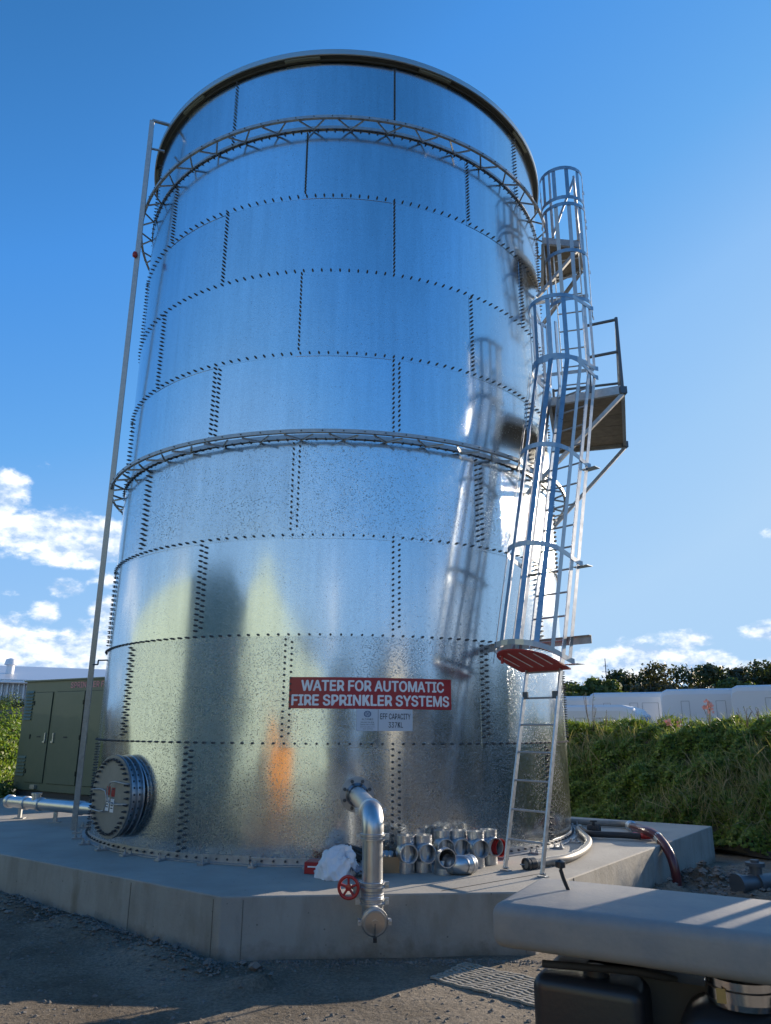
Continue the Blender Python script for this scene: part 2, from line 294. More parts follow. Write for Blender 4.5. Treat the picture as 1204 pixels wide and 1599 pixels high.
def dirt():
    m = D.materials.new('dirt'); m.use_nodes = True; nt = m.node_tree; N = nt.nodes; L = nt.links; b = N['Principled BSDF']; b.inputs['Roughness'].default_value = .95; b.inputs['Specular IOR Level'].default_value = .2
    tc = N.new('ShaderNodeTexCoord')
    def noise(sc, d):
        n = N.new('ShaderNodeTexNoise'); n.inputs['Scale'].default_value = sc; n.inputs['Detail'].default_value = d; n.inputs['Roughness'].default_value = .7; L.new(tc.outputs['Object'], n.inputs[0]); return n
    n1 = noise(.7, 6); r = N.new('ShaderNodeValToRGB'); L.new(n1.outputs[0], r.inputs[0]); e = r.color_ramp.elements
    e[0].position = .35; e[0].color = (.12, .098, .072, 1); e[1].position = .62; e[1].color = (.25, .215, .17, 1)
    n2 = noise(38, 8); r2 = N.new('ShaderNodeMapRange'); L.new(n2.outputs[0], r2.inputs[0]); r2.inputs[1].default_value = .3; r2.inputs[2].default_value = .7; r2.inputs[3].default_value = .5; r2.inputs[4].default_value = 1.35
    mx = N.new('ShaderNodeMix'); mx.data_type = 'RGBA'; mx.blend_type = 'MULTIPLY'; mx.inputs[0].default_value = 1; L.new(r.outputs[0], mx.inputs[6]); L.new(r2.outputs[0], mx.inputs[7]); L.new(mx.outputs[2], b.inputs['Base Color'])
    n3 = noise(16, 12); bp = N.new('ShaderNodeBump'); bp.inputs['Distance'].default_value = .035; L.new(n3.outputs[0], bp.inputs['Height']); L.new(bp.outputs[0], b.inputs['Normal'])
    return m
M['dirtm'] = dirt()
LEAF = [(.08, .14, .022), (.12, .2, .03), (.09, .17, .028), (.19, .25, .04), (.05, .09, .02), (.22, .25, .05)]
GRASSC = [(.08, .13, .03), (.13, .16, .05), (.06, .11, .02), (.19, .19, .08), (.1, .15, .03)]
def leafmat(name, cols, tr=.25):
    m = mat(name, cols[0], .55, island=cols); N = m.node_tree.nodes; L = m.node_tree.links; b = N['Principled BSDF']; out = N['Material Output']
    t = N.new('ShaderNodeBsdfTranslucent'); mx = N.new('ShaderNodeMixShader'); mx.inputs[0].default_value = tr
    src = b.inputs['Base Color'].links[0].from_socket; g = N.new('ShaderNodeMix'); g.data_type = 'RGBA'; g.blend_type = 'MULTIPLY'; g.inputs[0].default_value = 1; g.inputs[7].default_value = (1.9, 1.9, .9, 1)
    L.new(src, g.inputs[6]); L.new(g.outputs[2], t.inputs[0]); L.new(b.outputs[0], mx.inputs[1]); L.new(t.outputs[0], mx.inputs[2]); L.new(mx.outputs[0], out.inputs[0]); return m
M['leaf'] = leafmat('creeper_leaves', LEAF, .35); M['grass'] = leafmat('bank_grass', GRASSC, .35)
M['tree'] = leafmat('tree_leaves', [(.028, .042, .014), (.045, .06, .02), (.035, .05, .018), (.06, .075, .025)], .2)
M['tree2'] = leafmat('tree_leaves_olive', [(.05, .05, .022), (.07, .065, .03), (.045, .055, .02)], .2)
M['treegreen'] = leafmat('tree_leaves_bright', [(.06, .09, .02), (.09, .12, .03), (.05, .08, .02)], .3)
M['flower'] = mat('pink_flower', (.7, .35, .3), .6)
M['soil'] = mat('bank_soil', (.05, .042, .028), .95, col2=(.075, .062, .04), nscale=5, bump=(9, .05))

# ---------------------------------------------------------------- ground
def hnoise(x, y):
    return (np.sin(x*1.7+y*.9)+np.sin(x*.8-y*2.1+1.3)+.5*np.sin(x*4.1+y*3.3)+.4*np.sin(x*7.3-y*6.1+.4))*.006
def gz(x, y):
    x = np.asarray(x, float); y = np.asarray(y, float)
    s = np.clip((-x-.9)/4, 0, 1.6)*.17
    return -.5+hnoise(x, y)+s*(y < 40)
def grid_mesh(xs, ys, f):
    X, Y = np.meshgrid(xs, ys); Z = f(X, Y); n = len(xs); k = len(ys)
    v = np.stack([X.ravel(), Y.ravel(), Z.ravel()], 1)
    i = np.arange((n-1)*(k-1)); r, c = i//(n-1), i % (n-1); a = r*n+c
    return v.tolist(), np.stack([a, a+1, a+n+1, a+n], 1).tolist()
xs = np.concatenate([np.linspace(-2500, -60, 12), np.linspace(-50, -9, 14), np.arange(-8, 8.01, .09), np.linspace(9, 50, 14), np.linspace(60, 2500, 12)])
ys = np.concatenate([np.linspace(-600, -60, 8), np.linspace(-50, -12, 14), np.arange(-11, -1, .08), np.linspace(-.9, 12, 28), np.linspace(14, 60, 14), np.linspace(80, 3500, 14)])
def ground_h(X, Y):
    Z = gz(X, Y); far = (abs(X) > 40) | (Y > 45) | (Y < -45); Z = np.where(far, -.5, Z)
    # soil ridge left against the slab's left face, clods by the hose
    ux, uy = -.772, .636; dx, dy = X+.975, Y+4.935; t = dx*ux+dy*uy; d = dx*(-uy)+dy*ux
    d = -(dx*uy-dy*ux)
    ridge = np.exp(-((d-.28)/.2)**2)*(t > -.8)*(t < 9)*(.06+.035*np.sin(t*5)+.02*np.sin(t*17+X*9))
    Z = Z+ridge*((X < 0) & (Y > -7))
    for mx_, my_, h, w in ((4.75, -1.95, .2, .26), (4.02, -2.6, .16, .22), (5.3, -2.0, .14, .35), (5.0, -2.8, .1, .4), (5.7, -1.2, .1, .3)):
        Z = Z+h*np.exp(-((X-mx_)**2+(Y-my_)**2)/w**2)*(1+.35*np.sin(X*21+Y*13)*np.sin(Y*27-X*9))
    return Z
v, f = grid_mesh(xs, ys, ground_h)
g = MB(); g.add(v, f, True); struct(g.build('ground', M['dirtm']))
# loose stones: one mass of gravel, and larger rubble along the slab foot
def rocks(name, pts, sizes, material):
    base = np.array([(1, 0, 0), (-1, 0, 0), (0, 1, 0), (0, -1, 0), (0, 0, 1), (0, 0, -1), (.6, .6, .5), (-.6, .6, .45), (.6, -.6, .45), (-.6, -.6, .5)])
    tri = [(6, 4, 8), (6, 8, 0), (6, 0, 2), (6, 2, 4), (7, 4, 2), (7, 2, 1), (7, 1, 9), (7, 9, 4), (8, 4, 9), (8, 9, 3), (8, 3, 0), (9, 1, 3), (0, 5, 2), (2, 5, 1), (1, 5, 3), (3, 5, 0)]
    m = MB()
    for p, s in zip(pts, sizes):
        a = rng.uniform(0, 6.28); ca, sa = math.cos(a), math.sin(a)
        b = base*rng.uniform(.65, 1.2, (10, 1))*np.array([s, s*rng.uniform(.6, 1), s*rng.uniform(.45, .8)])
        b = np.stack([b[:, 0]*ca-b[:, 1]*sa, b[:, 0]*sa+b[:, 1]*ca, b[:, 2]], 1)+np.array(p)
        m.add(b.tolist(), tri)
    return m.build(name, material)
pts = []; szs = []
while len(pts) < 7500:
    x = rng.uniform(-6, 4); y = rng.uniform(-9.5, -2.5)
    if y > -4.9-.82*min(0, x+.97) and x < 1.9 and y > -5.2 and not (x < -.9 and (x+.975)*.636+(y+4.935)*.772 < -.03): continue
    if (x+.975)*.636+(y+4.935)*.772 > 0 and y > -4.95 and x < 2: continue
    pts.append((x, y, float(ground_h(np.array(x), np.array(y))))); szs.append(abs(rng.normal(0, .009))+.004)
o = rocks('gravel', pts, szs, M['stone']); o['kind'] = 'stuff'
pts = []; szs = []
for i in range(1500):
    t = rng.uniform(-.3, 6); d = rng.gamma(2.2, .09)+.02
    x = -.975-.772*t-.636*d*.98; y = -4.935+.636*t-.772*d
    pts.append((x, y, float(ground_h(np.array(x), np.array(y)))+.004)); szs.append(.008+abs(rng.normal(0, .013)))
for i in range(500):
    x = rng.uniform(-.9, 1.8); y = -4.95-.03*x-rng.gamma(1.5, .05); pts.append((x, y, float(ground_h(np.array(x), np.array(y))))); szs.append(.006+abs(rng.normal(0, .01)))
for i in range(1100):
    x = rng.normal(4.75, .6); y = rng.normal(-2.0, .5)
    if (x-1.85)*.757-(y+4.75)*.654 < .08: continue
    pts.append((x, y, float(ground_h(np.array(x), np.array(y))))); szs.append(.01+abs(rng.normal(0, .025)))
o = rocks('rubble', pts, szs, M['stone']); o['kind'] = 'stuff'
for x, y, s in ((-1.55, -4.75, .06), (-1.35, -4.78, .055), (-.62, -5.2, .075), (-.75, -5.05, .05), (-1.2, -5.05, .045)):
    tag(rocks('stone', [(x, y, float(ground_h(np.array(x), np.array(y)))+s*.3)], [s], M['stone']), 'rounded grey stone in the soil heap along the slab foot', 'stone', 'larger stones at the slab foot')

# ---------------------------------------------------------------- concrete slab
A = Vector((-.975, -4.935, 0)); B1 = Vector((1.80, -4.84, 0)); C1 = Vector((5.776, -.237, 0))
ul = Vector((-.772, .636, 0)); ub = Vector((-.81, .586, 0))
poly = [A, B1, C1, C1+ub*15, A+ul*15]
def prism(poly, z0, z1):
    n = len(poly); m = MB(); m.add([(p.x, p.y, z0) for p in poly]+[(p.x, p.y, z1) for p in poly], [tuple(range(n))[::-1], tuple(range(n, 2*n))]+[(i, (i+1) % n, n+(i+1) % n, n+i) for i in range(n)]); return m
slab = struct(prism(poly, -.75, 0).build('concrete_slab', M['conc'], bevel=.012))
m = MB()      # sealant-dark control joints, 1 cm wide, let into the top as strips
for a, b in ((Vector((-.3, -4.9, 0)), Vector((2.35, -4.1, 0))), (Vector((.9, -4.86, 0)), Vector((2.2, -3.3, 0)))):
    pass
j = MB(); j.bar(atz(690, 1391, .002), atz(845, 1364, .002), .007, .003); struct(j.build('control_joint', M['shadowgap']))
j = MB(); fc = (C1-B1).normalized(); q = B1+fc*.9; j.box((q.x+.001, q.y-.001, -.25), (.006, .006, .48), (fc, Vector((fc.y, -fc.x, 0)), Vector((0, 0, 1)))); struct(j.build('formwork_joint', M['shadowgap']))

for P0, P1_, f_ in ((A, B1, .07), (A, A+ul*3, .03), (A, A+ul*3, .42), (A, B1, .97)):
    d_ = (P1_-P0).normalized(); q = P0+(P1_-P0)*f_; nn_ = Vector((d_.y, -d_.x, 0)); nn_ = nn_ if nn_.y < 0 else -nn_
    j = MB(); j.box((q.x+nn_.x*.001, q.y+nn_.y*.001, -.26), (.005, .005, .46), (d_, nn_, Vector((0, 0, 1)))); struct(j.build('formwork_joint', mat('joint_stain', (.12, .11, .09), .9)))
# ---------------------------------------------------------------- the tank
RAD = 3.497; ZL = [0, 1.229, 2.436, 3.627, 4.86, 6.061, 7.292, 8.487, 9.586, 10.84]
PHI = .1711; DT = 2*PI/9
tank = thing('water_tank', 'tall round galvanised steel water tank of bolted curved sheets on the concrete slab', 'water tank')
def seam_angle(k, i): return PHI+i*DT-(0 if k % 2 == 0 else DT/2+.008)
def sheet_mesh(h, r0, material):
    n = 26; m = MB(); vs = []
    for i in range(n+1):
        a = (DT+.022)*i/n; r = r0+.0045*(1-i/n)
        for z, rr in ((-.03, r-.0035), (-.03, r), (h+.0, r), (h+.0, r-.0035)): vs.append(pol(rr, a, z))
    fs = []
    for i in range(n):
        for k in range(3): fs.append((4*i+k, 4*(i+1)+k, 4*(i+1)+k+1, 4*i+k+1))
    m.add(vs, [fs[i] for i in range(len(fs)) if i % 3 == 1], True)
    m.add(vs, [fs[i] for i in range(len(fs)) if i % 3 != 1]+[(0, 1, 2, 3), (4*n+3, 4*n+2, 4*n+1, 4*n)])
    me = m.mesh('sheet', material)
    me.flip_normals() if False else None
    return me
for k in range(9):
    h = ZL[k+1]-ZL[k]; mt = M['sheet_a'] if k in (0, 1) else M['sheet_b'] if k in (2, 4) else M['sheet_c']
    mt = {0: 'sheet_a', 1: 'sheet_a', 2: 'sheet_c', 3: 'sheet_b'}.get(k, 'sheet_c'); me = sheet_mesh(h, RAD+.0035*(k % 2), M[mt])
    for i in range(9): inst('sheet', me, tank, (0, 0, ZL[k]+(.03 if k == 0 else 0)), (0, 0, seam_angle(k, i)))
# bolts (3-5 pixels each in the photograph): one mass
def bolts(spots, r=.0135, ln=.032, name='bolts', n=6):
    m = MB()
    for p, d in spots:
        p = Vector(p); d = Vector(d); q = Vector((0, 0, 1)) if abs(d.z) < .9 else Vector((1, 0, 0)); u = d.cross(q).normalized(); w = d.cross(u)
        def rg(rr, hh): return [p+d*hh+(u*math.cos(2*PI*i/n)+w*math.sin(2*PI*i/n))*rr for i in range(n)]
        m.add(rg(r, 0)+rg(r, ln*.5)+rg(r*.55, ln*.5)+rg(r*.55, ln), [(j*n+i, j*n+(i+1) % n, (j+1)*n+(i+1) % n, (j+1)*n+i) for j in range(3) for i in range(n)]+[tuple(range(3*n, 4*n))])
    return m
sp_ = []
for k in range(1, 9):
    nb = 180
    for i in range(nb):
        a = PHI+2*PI*i/nb+.01; sp_.append((pol(RAD+.007, a, ZL[k]-.012+.03*0+.028), pol(1, a)))
for k in range(9):
    for i in range(9):
        a = seam_angle(k, i)+DT+.011
        h = ZL[k+1]-ZL[k]
        if k < 5:
            nn = 17
            for q in range(nn):
                z = ZL[k]+.09+(h-.13)*q/(nn-1)
                sp_.append((pol(RAD+.008, a-.0015, z), pol(1, a))); 
                if q < nn-1: sp_.append((pol(RAD+.008, a+.0205, z+.034), pol(1, a)))
        else:
            nn = 19
            for q in range(nn):
                z = ZL[k]+.08+(h-.11)*q/(nn-1); sp_.append((pol(RAD+.008, a, z), pol(1, a)))
bolts(sp_, ln=.036).build('bolts', M['bolt'], tank, stuff=True)
# base angle ring with its bolts and hold-down brackets
m = MB(); N_ = 108
prof = [(RAD+.004, .075), (RAD+.012, .075), (RAD+.012, .012), (RAD+.085, .012), (RAD+.085, .002), (RAD+.004, .002)]
vs = [pol(r, 2*PI*i/N_, z) for i in range(N_) for r, z in prof]
m.add(vs, [(i*6+j, ((i+1) % N_)*6+j, ((i+1) % N_)*6+(j+1) % 6, i*6+(j+1) % 6) for i in range(N_) for j in range(6)])
base_ring = m.build('base_ring', M['galv_dull'], tank)
spb = [(pol(RAD+.012, 2*PI*i/170, .045), pol(1, 2*PI*i/170)) for i in range(170)]
bolts(spb, .013, .03).build('ring_bolts', M['bolt'], base_ring, stuff=True)
for i in range(40):
    a = 2*PI*(i+.5)/40; d = pol(1, a); t = Vector((-d.y, d.x, 0)); m = MB()
    m.box(pol(RAD+.15, a, .012), (.13, .07, .02), (d, t, Vector((0, 0, 1)))); m.box(pol(RAD+.1, a, .035), (.02, .05, .03), (d, t, Vector((0, 0, 1))))
    m.lathe(pol(RAD+.17, a, .02), (0, 0, 1), [(.02, 0), (.02, .022), (.009, .022), (.009, .06), (0, .06)], 8); m.build('anchor_bracket', M['galv_dull'], tank)
m = MB(); a0, a1 = -.42, -.26
for i in range(6):
    aa, ab = a0+(a1-a0)*i/6, a0+(a1-a0)*(i+1)/6; m.bar(pol(RAD+.018, aa, .05), pol(RAD+.018, ab, .05), .008, .075)
m.build('splice_plate', M['galv_dull'], tank)
# two lattice wind girders
def girder(z, lab):
    Ro = 3.725; n = 144; m = MB()
    pr = [(Ro-.006, .024), (Ro, .024), (Ro, -.022), (Ro-.04, -.022), (Ro-.04, -.018), (Ro-.006, -.018)]
    m.add([pol(r, 2*PI*i/n, z+h) for i in range(n) for r, h in pr], [(i*6+j, ((i+1) % n)*6+j, ((i+1) % n)*6+(j+1) % 6, i*6+(j+1) % 6) for i in range(n) for j in range(6)])
    pr = [(RAD+.012, .04), (RAD+.016, .04), (RAD+.016, -.018), (RAD+.03, -.018), (RAD+.03, -.022), (RAD+.012, -.022)]
    m.add([pol(r, 2*PI*i/n, z+h) for i in range(n) for r, h in pr], [(i*6+j, ((i+1) % n)*6+j, ((i+1) % n)*6+(j+1) % 6, i*6+(j+1) % 6) for i in range(n) for j in range(6)])
    g = m.build('wind_girder', M['galv_dull'], tank); g['label'] = lab
    nb = 42; b = MB(); me = None
    for s in (0, 1):
        for i in range(nb):
            a = 2*PI*i/nb
            if me is None or i == 0:
                bb = MB(); p = pol(RAD+.03, 0, 0); q = pol(Ro-.02, (DT/9*.62)*(1 if s else -1), 0); bb.bar(p, q, .024, .005); bb.bar(p+Vector((0, 0, -.012)), q+Vector((0, 0, -.012)), .004, .022); me = bb.mesh('brace', M['galv_dull'])
            inst('brace', me, g, (0, 0, z-.032-.007*s), (0, 0, a))
    spj = [(pol(Ro, 2*PI*i/90, z), pol(1, 2*PI*i/90)) for i in range(90)]
    bolts(spj, .009, .016).build('joint_bolts', M['bolt'], g, stuff=True)
girder(ZL[4]+.04, 'lower lattice wind girder halfway up the tank'); girder(ZL[8]+.06, 'upper lattice wind girder just under the roof')
# roof: shallow cone, fascia rim, soffit cleats
m = MB(); n = 144; Rr = 3.60
ring = lambda r, z: [pol(r, 2*PI*i/n, z) for i in range(n)]
def strip(m, r0, z0, r1, z1, sm=True): m.add(ring(r0, z0)+ring(r1, z1), [(i, (i+1) % n, n+(i+1) % n, n+i) for i in range(n)], sm)
strip(m, Rr-.001, 10.984, .3, 11.5); strip(m, .3, 11.5, .001, 11.52); m.build('roof', M['roofm'], tank)
m = MB(); strip(m, Rr-.02, 10.895, Rr, 10.895); strip(m, Rr, 10.895, Rr, 10.98); strip(m, Rr, 10.98, Rr-.03, 10.987); strip(m, Rr-.02, 10.895, Rr-.02, 10.97); m.build('roof_fascia', M['roofm'], tank)
m = MB(); strip(m, Rr-.021, 10.925, RAD+.02, 10.915); strip(m, RAD+.02, 10.915, RAD+.02, 10.87); strip(m, RAD+.02, 10.87, RAD-.01, 10.87); m.build('soffit', mat('soffit_shade', (.085, .085, .075), .7, .3), tank)  # near-black colour paints in the shadow gap under the fascia
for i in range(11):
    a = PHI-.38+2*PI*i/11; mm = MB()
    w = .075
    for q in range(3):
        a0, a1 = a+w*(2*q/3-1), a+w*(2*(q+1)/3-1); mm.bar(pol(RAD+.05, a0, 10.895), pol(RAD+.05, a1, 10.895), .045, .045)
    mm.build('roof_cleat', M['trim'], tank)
# manhole on the left side
def manhole():
    c = atz(182, 1240, .6)
    hd = Vector((math.cos(R_(223)), math.sin(R_(223)), 0)); c = hd*(RAD+.17); c.z = .615; rt = .47
    h = MB(); h.lathe(c-hd*.45, hd, [(rt*.88, .2), (rt*.88, .27), (rt*1.0, .27), (rt*1.0, .29), (rt*.88, .29), (rt*.88, .34), (rt*.98, .34), (rt*.98, .355), (rt*.88, .355), (rt*.88, .415), (rt, .415), (rt, .43)], 48)
    hole = h.build('manhole', M['pipe'], tank)
    k = MB(); k.lathe(c-hd*.018, hd, [(rt*1.0, 0), (rt*1.0, .022), (0, .022)], 48); cov = k.build('cover', mat('cover_steel', (.20, .21, .215), .5, .5, col2=(.25, .26, .26), nscale=5), hole); cov.parent = hole
    t = Vector((-hd.y, hd.x, 0)); up = Vector((0, 0, 1)); sp = []
    for i in range(36):
        a = 2*PI*i/36; d = t*math.cos(a)+up*math.sin(a); sp.append((c+d*rt*.89+hd*.006, hd))
    bolts(sp, .017, .05).build('cover_bolts', M['bolt'], hole, stuff=True)
    sp = []
    for hh in (-.07, -.14):
        for i in range(36):
            a = 2*PI*(i+.5)/36; d = t*math.cos(a)+up*math.sin(a); sp.append((c+d*rt*.93+hd*hh, hd))
    bolts(sp, .013, .03).build('neck_bolts', M['bolt'], hole, stuff=True)
    for s in (-1, 1):
        b = MB(); x0 = t*(s*.43); x1 = t*(s*.05)
        off = up*(.05*s)
        b.tube(smooth_path([c+hd*.01+x0+up*.11+off, c+hd*.045+x0*.96+up*.11+off, c+hd*.05+x1+up*.11+off, c+hd*.05+x1+up*-.11+off, c+hd*.045+x0*.96-up*.11+off, c+hd*.01+x0-up*.11+off], 3), .008, 6)
        b.build('cover_handle', M['galv_dull'], hole)
    ax = (t, up, hd)
    for i, (xx, zz, mt) in enumerate(((-.06, .06, 'redsign'), (.06, .05, 'redsign'), (-.06, -.09, 'white'), (.06, -.1, 'white'))):
        b = MB(); b.box(c+t*xx+up*zz+hd*.0055, (.085, .1 if i < 2 else .15, .002), ax); b.build('sticker', M[mt], hole)
        b = MB()
        for q in range(3 if i > 1 else 1): b.box(c+t*xx+up*(zz+(.03-.03*q))+hd*.0075, (.05, .012, .001), ax)
        b.build('sticker_print', M['ink'], hole)
manhole()

# ---------------------------------------------------------------- signs
import os
FONT = None
try: FONT = D.fonts.load(os.path.join(bpy.utils.resource_path('LOCAL'), 'datafiles', 'fonts', 'Inter.woff2'))   # Blender's own bundled sans, else its built-in one
except Exception: FONT = None
def raw_text(txt, size):
    c = D.curves.new('t', 'FONT'); c.body = txt; c.size = size; c.font = FONT or c.font; c.align_x = 'LEFT'; c.resolution_u = 3
    o = D.objects.new('t', c); COL.objects.link(o); bpy.context.view_layer.update(); dg = bpy.context.evaluated_depsgraph_get()
    me = D.meshes.new_from_object(o.evaluated_get(dg)); D.objects.remove(o); D.curves.remove(c)
    return [tuple(v.co) for v in me.vertices], [tuple(p.vertices) for p in me.polygons]
def text_mesh(txt, size, off=0):
    if 'K' not in txt: V, F = raw_text(txt, size)
    else:               # the bundled font's K fills badly, so lay the line out letter by letter and draw the K from three strokes
        V, F = [], []; kv, _ = raw_text('K', size); w = max(v[0] for v in kv)-min(v[0] for v in kv); h = max(v[1] for v in kv); t = size*.10
        for i, ch in enumerate(txt):
            if ch == ' ': continue
            pv, _ = raw_text(txt[:i+1], size); x1 = max(v[0] for v in pv); n = len(V)
            if ch != 'K':
                cv, cf = raw_text(ch, size); dx = x1-max(v[0] for v in cv); V += [(v[0]+dx, v[1], v[2]) for v in cv]; F += [tuple(k+n for k in f) for f in cf]; continue
            x0 = x1-w; z = 0
            for q in ([(x0, 0), (x0+t, 0), (x0+t, h), (x0, h)], [(x0+t*.8, h*.26), (x0+t*.8, h*.47), (x1-t*1.6, h), (x1-t*.3, h)], [(x1-t*1.25, 0), (x1, 0), (x0+w*.52, h*.64), (x0+w*.36, h*.50)]):
                n = len(V); V += [(a_, b_, z) for a_, b_ in q]; F.append((n, n+1, n+2, n+3) if q[0][0] == x0 else (n, n+3, n+2, n+1) if q[0][1] > 0 else (n, n+1, n+2, n+3)); z += .00003
    me = D.meshes.new('t'); me.from_pydata(V, [], F); return me
def embolden(me, d):
    n = len(me.vertices); a = np.zeros(n*3); me.vertices.foreach_get('co', a); a = a.reshape(-1, 3); F = [tuple(p.vertices) for p in me.polygons]; V = []; G = []
    for k, (dx, dy) in enumerate(((0, 0), (d, 0), (-d, 0), (0, d*.7), (0, -d*.7), (d*.7, d*.5), (-d*.7, -d*.5))):
        V.append(a+np.array([dx, dy, .00012*k])); G += [tuple(i+n*k for i in f) for f in F]
    o = D.meshes.new('t'); o.from_pydata(np.concatenate(V).tolist(), [], G); return o
def fit(me, x0, x1, y0, y1):
    a = np.zeros(len(me.vertices)*3); me.vertices.foreach_get('co', a); a = a.reshape(-1, 3)
    for i, (lo, hi) in enumerate(((x0, x1), (y0, y1))):
        mn, mx_ = a[:, i].min(), a[:, i].max(); a[:, i] = lo+(a[:, i]-mn)/(mx_-mn)*(hi-lo)
    me.vertices.foreach_set('co', a.ravel()); return me
def bend(me, th0, z0, r):     # x along the tank wall, y up, z outward
    for v in me.vertices:
        x, y, z = v.co; v.co = pol(r+z, th0+x/RAD, z0+y)
    me.update(); return me
def flatmesh_obj(name, me, material, parent):
    me.materials.clear(); me.materials.append(material); o = D.objects.new(name, me); COL.objects.link(o); o.parent = parent; return o
def curved_plate(x0, x1, y0, y1, th0, z0, r, t, material, name, parent):
    n = 28; m = MB(); vs = []
    for i in range(n+1):
        x = x0+(x1-x0)*i/n
        for y, rr in ((y0, r-t), (y0, r), (y1, r), (y1, r-t)): vs.append(pol(rr, th0+x/RAD, z0+y))
    m.add(vs, [(4*i+k, 4*i+4+k, 4*i+4+(k+1) % 4, 4*i+(k+1) % 4) for i in range(n) for k in range(4)]+[(0, 1, 2, 3), (4*n+3, 4*n+2, 4*n+1, 4*n)]); return m.build(name, material, parent)
sg = thing('warning_sign', 'long red sign with white lettering about automatic fire sprinkler water on the tank', 'sign', pol(RAD, .117, 1.6)); sg_loc = sg.location.copy()
sg.location = (0, 0, 0)
TS = (-.155+.386)/2; W2 = .955
curved_plate(-W2, W2, 0, .345, TS, 1.623, RAD+.0155, .003, M['redsign'], 'board', sg)
t1 = bend(fit(embolden(text_mesh('WATER FOR AUTOMATIC', .14, 0), .0042), -.82, .86, .19, .315), TS, 1.623, RAD+.0165)
t2 = bend(fit(embolden(text_mesh('FIRE SPRINKLER SYSTEMS', .14, 0), .0042), -.925, .925, .03, .155), TS, 1.623, RAD+.0165)
flatmesh_obj('lettering', t1, M['white'], sg); flatmesh_obj('lettering', t2, M['white'], sg)
cpl = thing('capacity_plate', 'small grey plate reading effective capacity below the red sign', 'sign')
TC = TS+.135/RAD
curved_plate(-.325, .325, 0, .235, TC, 1.385, RAD+.0155, .003, M['label'], 'board', cpl)
curved_plate(-.081, -.077, .002, .233, TC, 1.385, RAD+.0172, .0015, M['ink'], 'divider', cpl)
flatmesh_obj('lettering', bend(fit(embolden(text_mesh('EFF CAPACITY', .06, 0), .0009), -.055, .30, .125, .19), TC, 1.385, RAD+.0165), M['ink'], cpl)
flatmesh_obj('lettering', bend(fit(embolden(text_mesh('337KL', .06, 0), .0006), .04, .21, .035, .095), TC, 1.385, RAD+.0165), M['ink'], cpl)
for q, (tx, a, b, c, d) in enumerate((('ALTANKS', -.265, -.135, .115, .135), ('Model No D4', -.275, -.125, .085, .1), ('Serial No 4380', -.28, -.12, .06, .077), ('INSTALLED 2023', -.28, -.12, .037, .048), ('AS 2304', -.25, -.14, .015, .027))):
    flatmesh_obj('lettering', bend(fit(text_mesh(tx, .03, .0006), a, b, c, d), TC, 1.385, RAD+.0165), M['ink'], cpl)
lg = MB()
for k in range(2):      # round emblem with crossing wave bands
    pts_ = [(-.2+.042*math.cos(2*PI*i/20), .182+.034*math.sin(2*PI*i/20)) for i in range(20)]
    pin = [(-.2+.034*math.cos(2*PI*i/20), .182+.027*math.sin(2*PI*i/20)) for i in range(20)]
vs = [pol(RAD+.0172, TC+x/RAD, 1.385+y) for x, y in pts_+pin]; lg.add(vs, [(i, (i+1) % 20, 20+(i+1) % 20, 20+i) for i in range(20)])
for s in (-1, 1):
    for off in (-.009, .009):
        vs = []
        for i in range(9):
            x = -.032+.064*i/8; y = s*.011*math.sin(x/.032*PI*.9)+off
            vs += [pol(RAD+.0172, TC+(-.2+x)/RAD, 1.385+.182+y-.003), pol(RAD+.0172, TC+(-.2+x)/RAD, 1.385+.182+y+.003)]
        lg.add(vs, [(2*i, 2*i+2, 2*i+3, 2*i+1) for i in range(8)])
lg.build('emblem', M['logo'], cpl)

# ---------------------------------------------------------------- ladders, cages, landings
Z = Vector((0, 0, 1))
def hoop_path(c, rd, ld, hw, depth, tip=.02):
    """horseshoe in plan: opens at the ladder plane (c), bulges along -ld"""
    p = [c+rd*(hw+tip)+ld*.01, c+rd*hw-ld*.03, c+rd*hw-ld*(depth-hw)*.6]
    for i in range(1, 12):
        a = PI*i/12; p.append(c+rd*(hw*math.cos(a))-ld*(depth-hw+hw*math.sin(a)))
    p += [c-rd*hw-ld*(depth-hw)*.6, c-rd*hw-ld*.03, c-rd*(hw+tip)+ld*.01]
    return p
def flat_strip(pts, w, t):      # upright flat bar following a path in plan
    m = MB(); n = len(pts); vs = []
    for i, p in enumerate(pts):
        d = (pts[min(i+1, n-1)]-pts[max(i-1, 0)]).normalized(); s = Z.cross(d).normalized()
        vs += [p+s*t/2-Z*w/2, p+s*t/2+Z*w/2, p-s*t/2+Z*w/2, p-s*t/2-Z*w/2]
    m.add(vs, [(4*i+k, 4*i+4+k, 4*i+4+(k+1) % 4, 4*i+(k+1) % 4) for i in range(n-1) for k in range(4)]+[(0, 1, 2, 3), (4*n-1, 4*n-2, 4*n-3, 4*n-4)]); return m
def build_ladder(root, P, rd, up, z0, z1, hw, zkink=None, name='stringer', tip=0):
    """P(z): point on the ladder axis at height z"""
    for s in (-1, 1):
        m = MB(); zs = [z0]+([zkink] if zkink else [])+[z1]
        for a, b in zip(zs[:-1], zs[1:]): m.bar(P(a)+rd*s*hw, P(b)+rd*s*hw, .05, .02, rd)
        m.build(name, M['galv'], root)
    k = int((z1-z0-.25)/.29); 
    for i in range(k+1):
        z = z0+.27+.29*i
        if z > z1-.1: break
        if zkink and z > zkink: break
        m = MB(); m.tube([P(z)-rd*hw, P(z)+rd*hw], .012, 6); m.build('rung', M['galv_dull'], root)
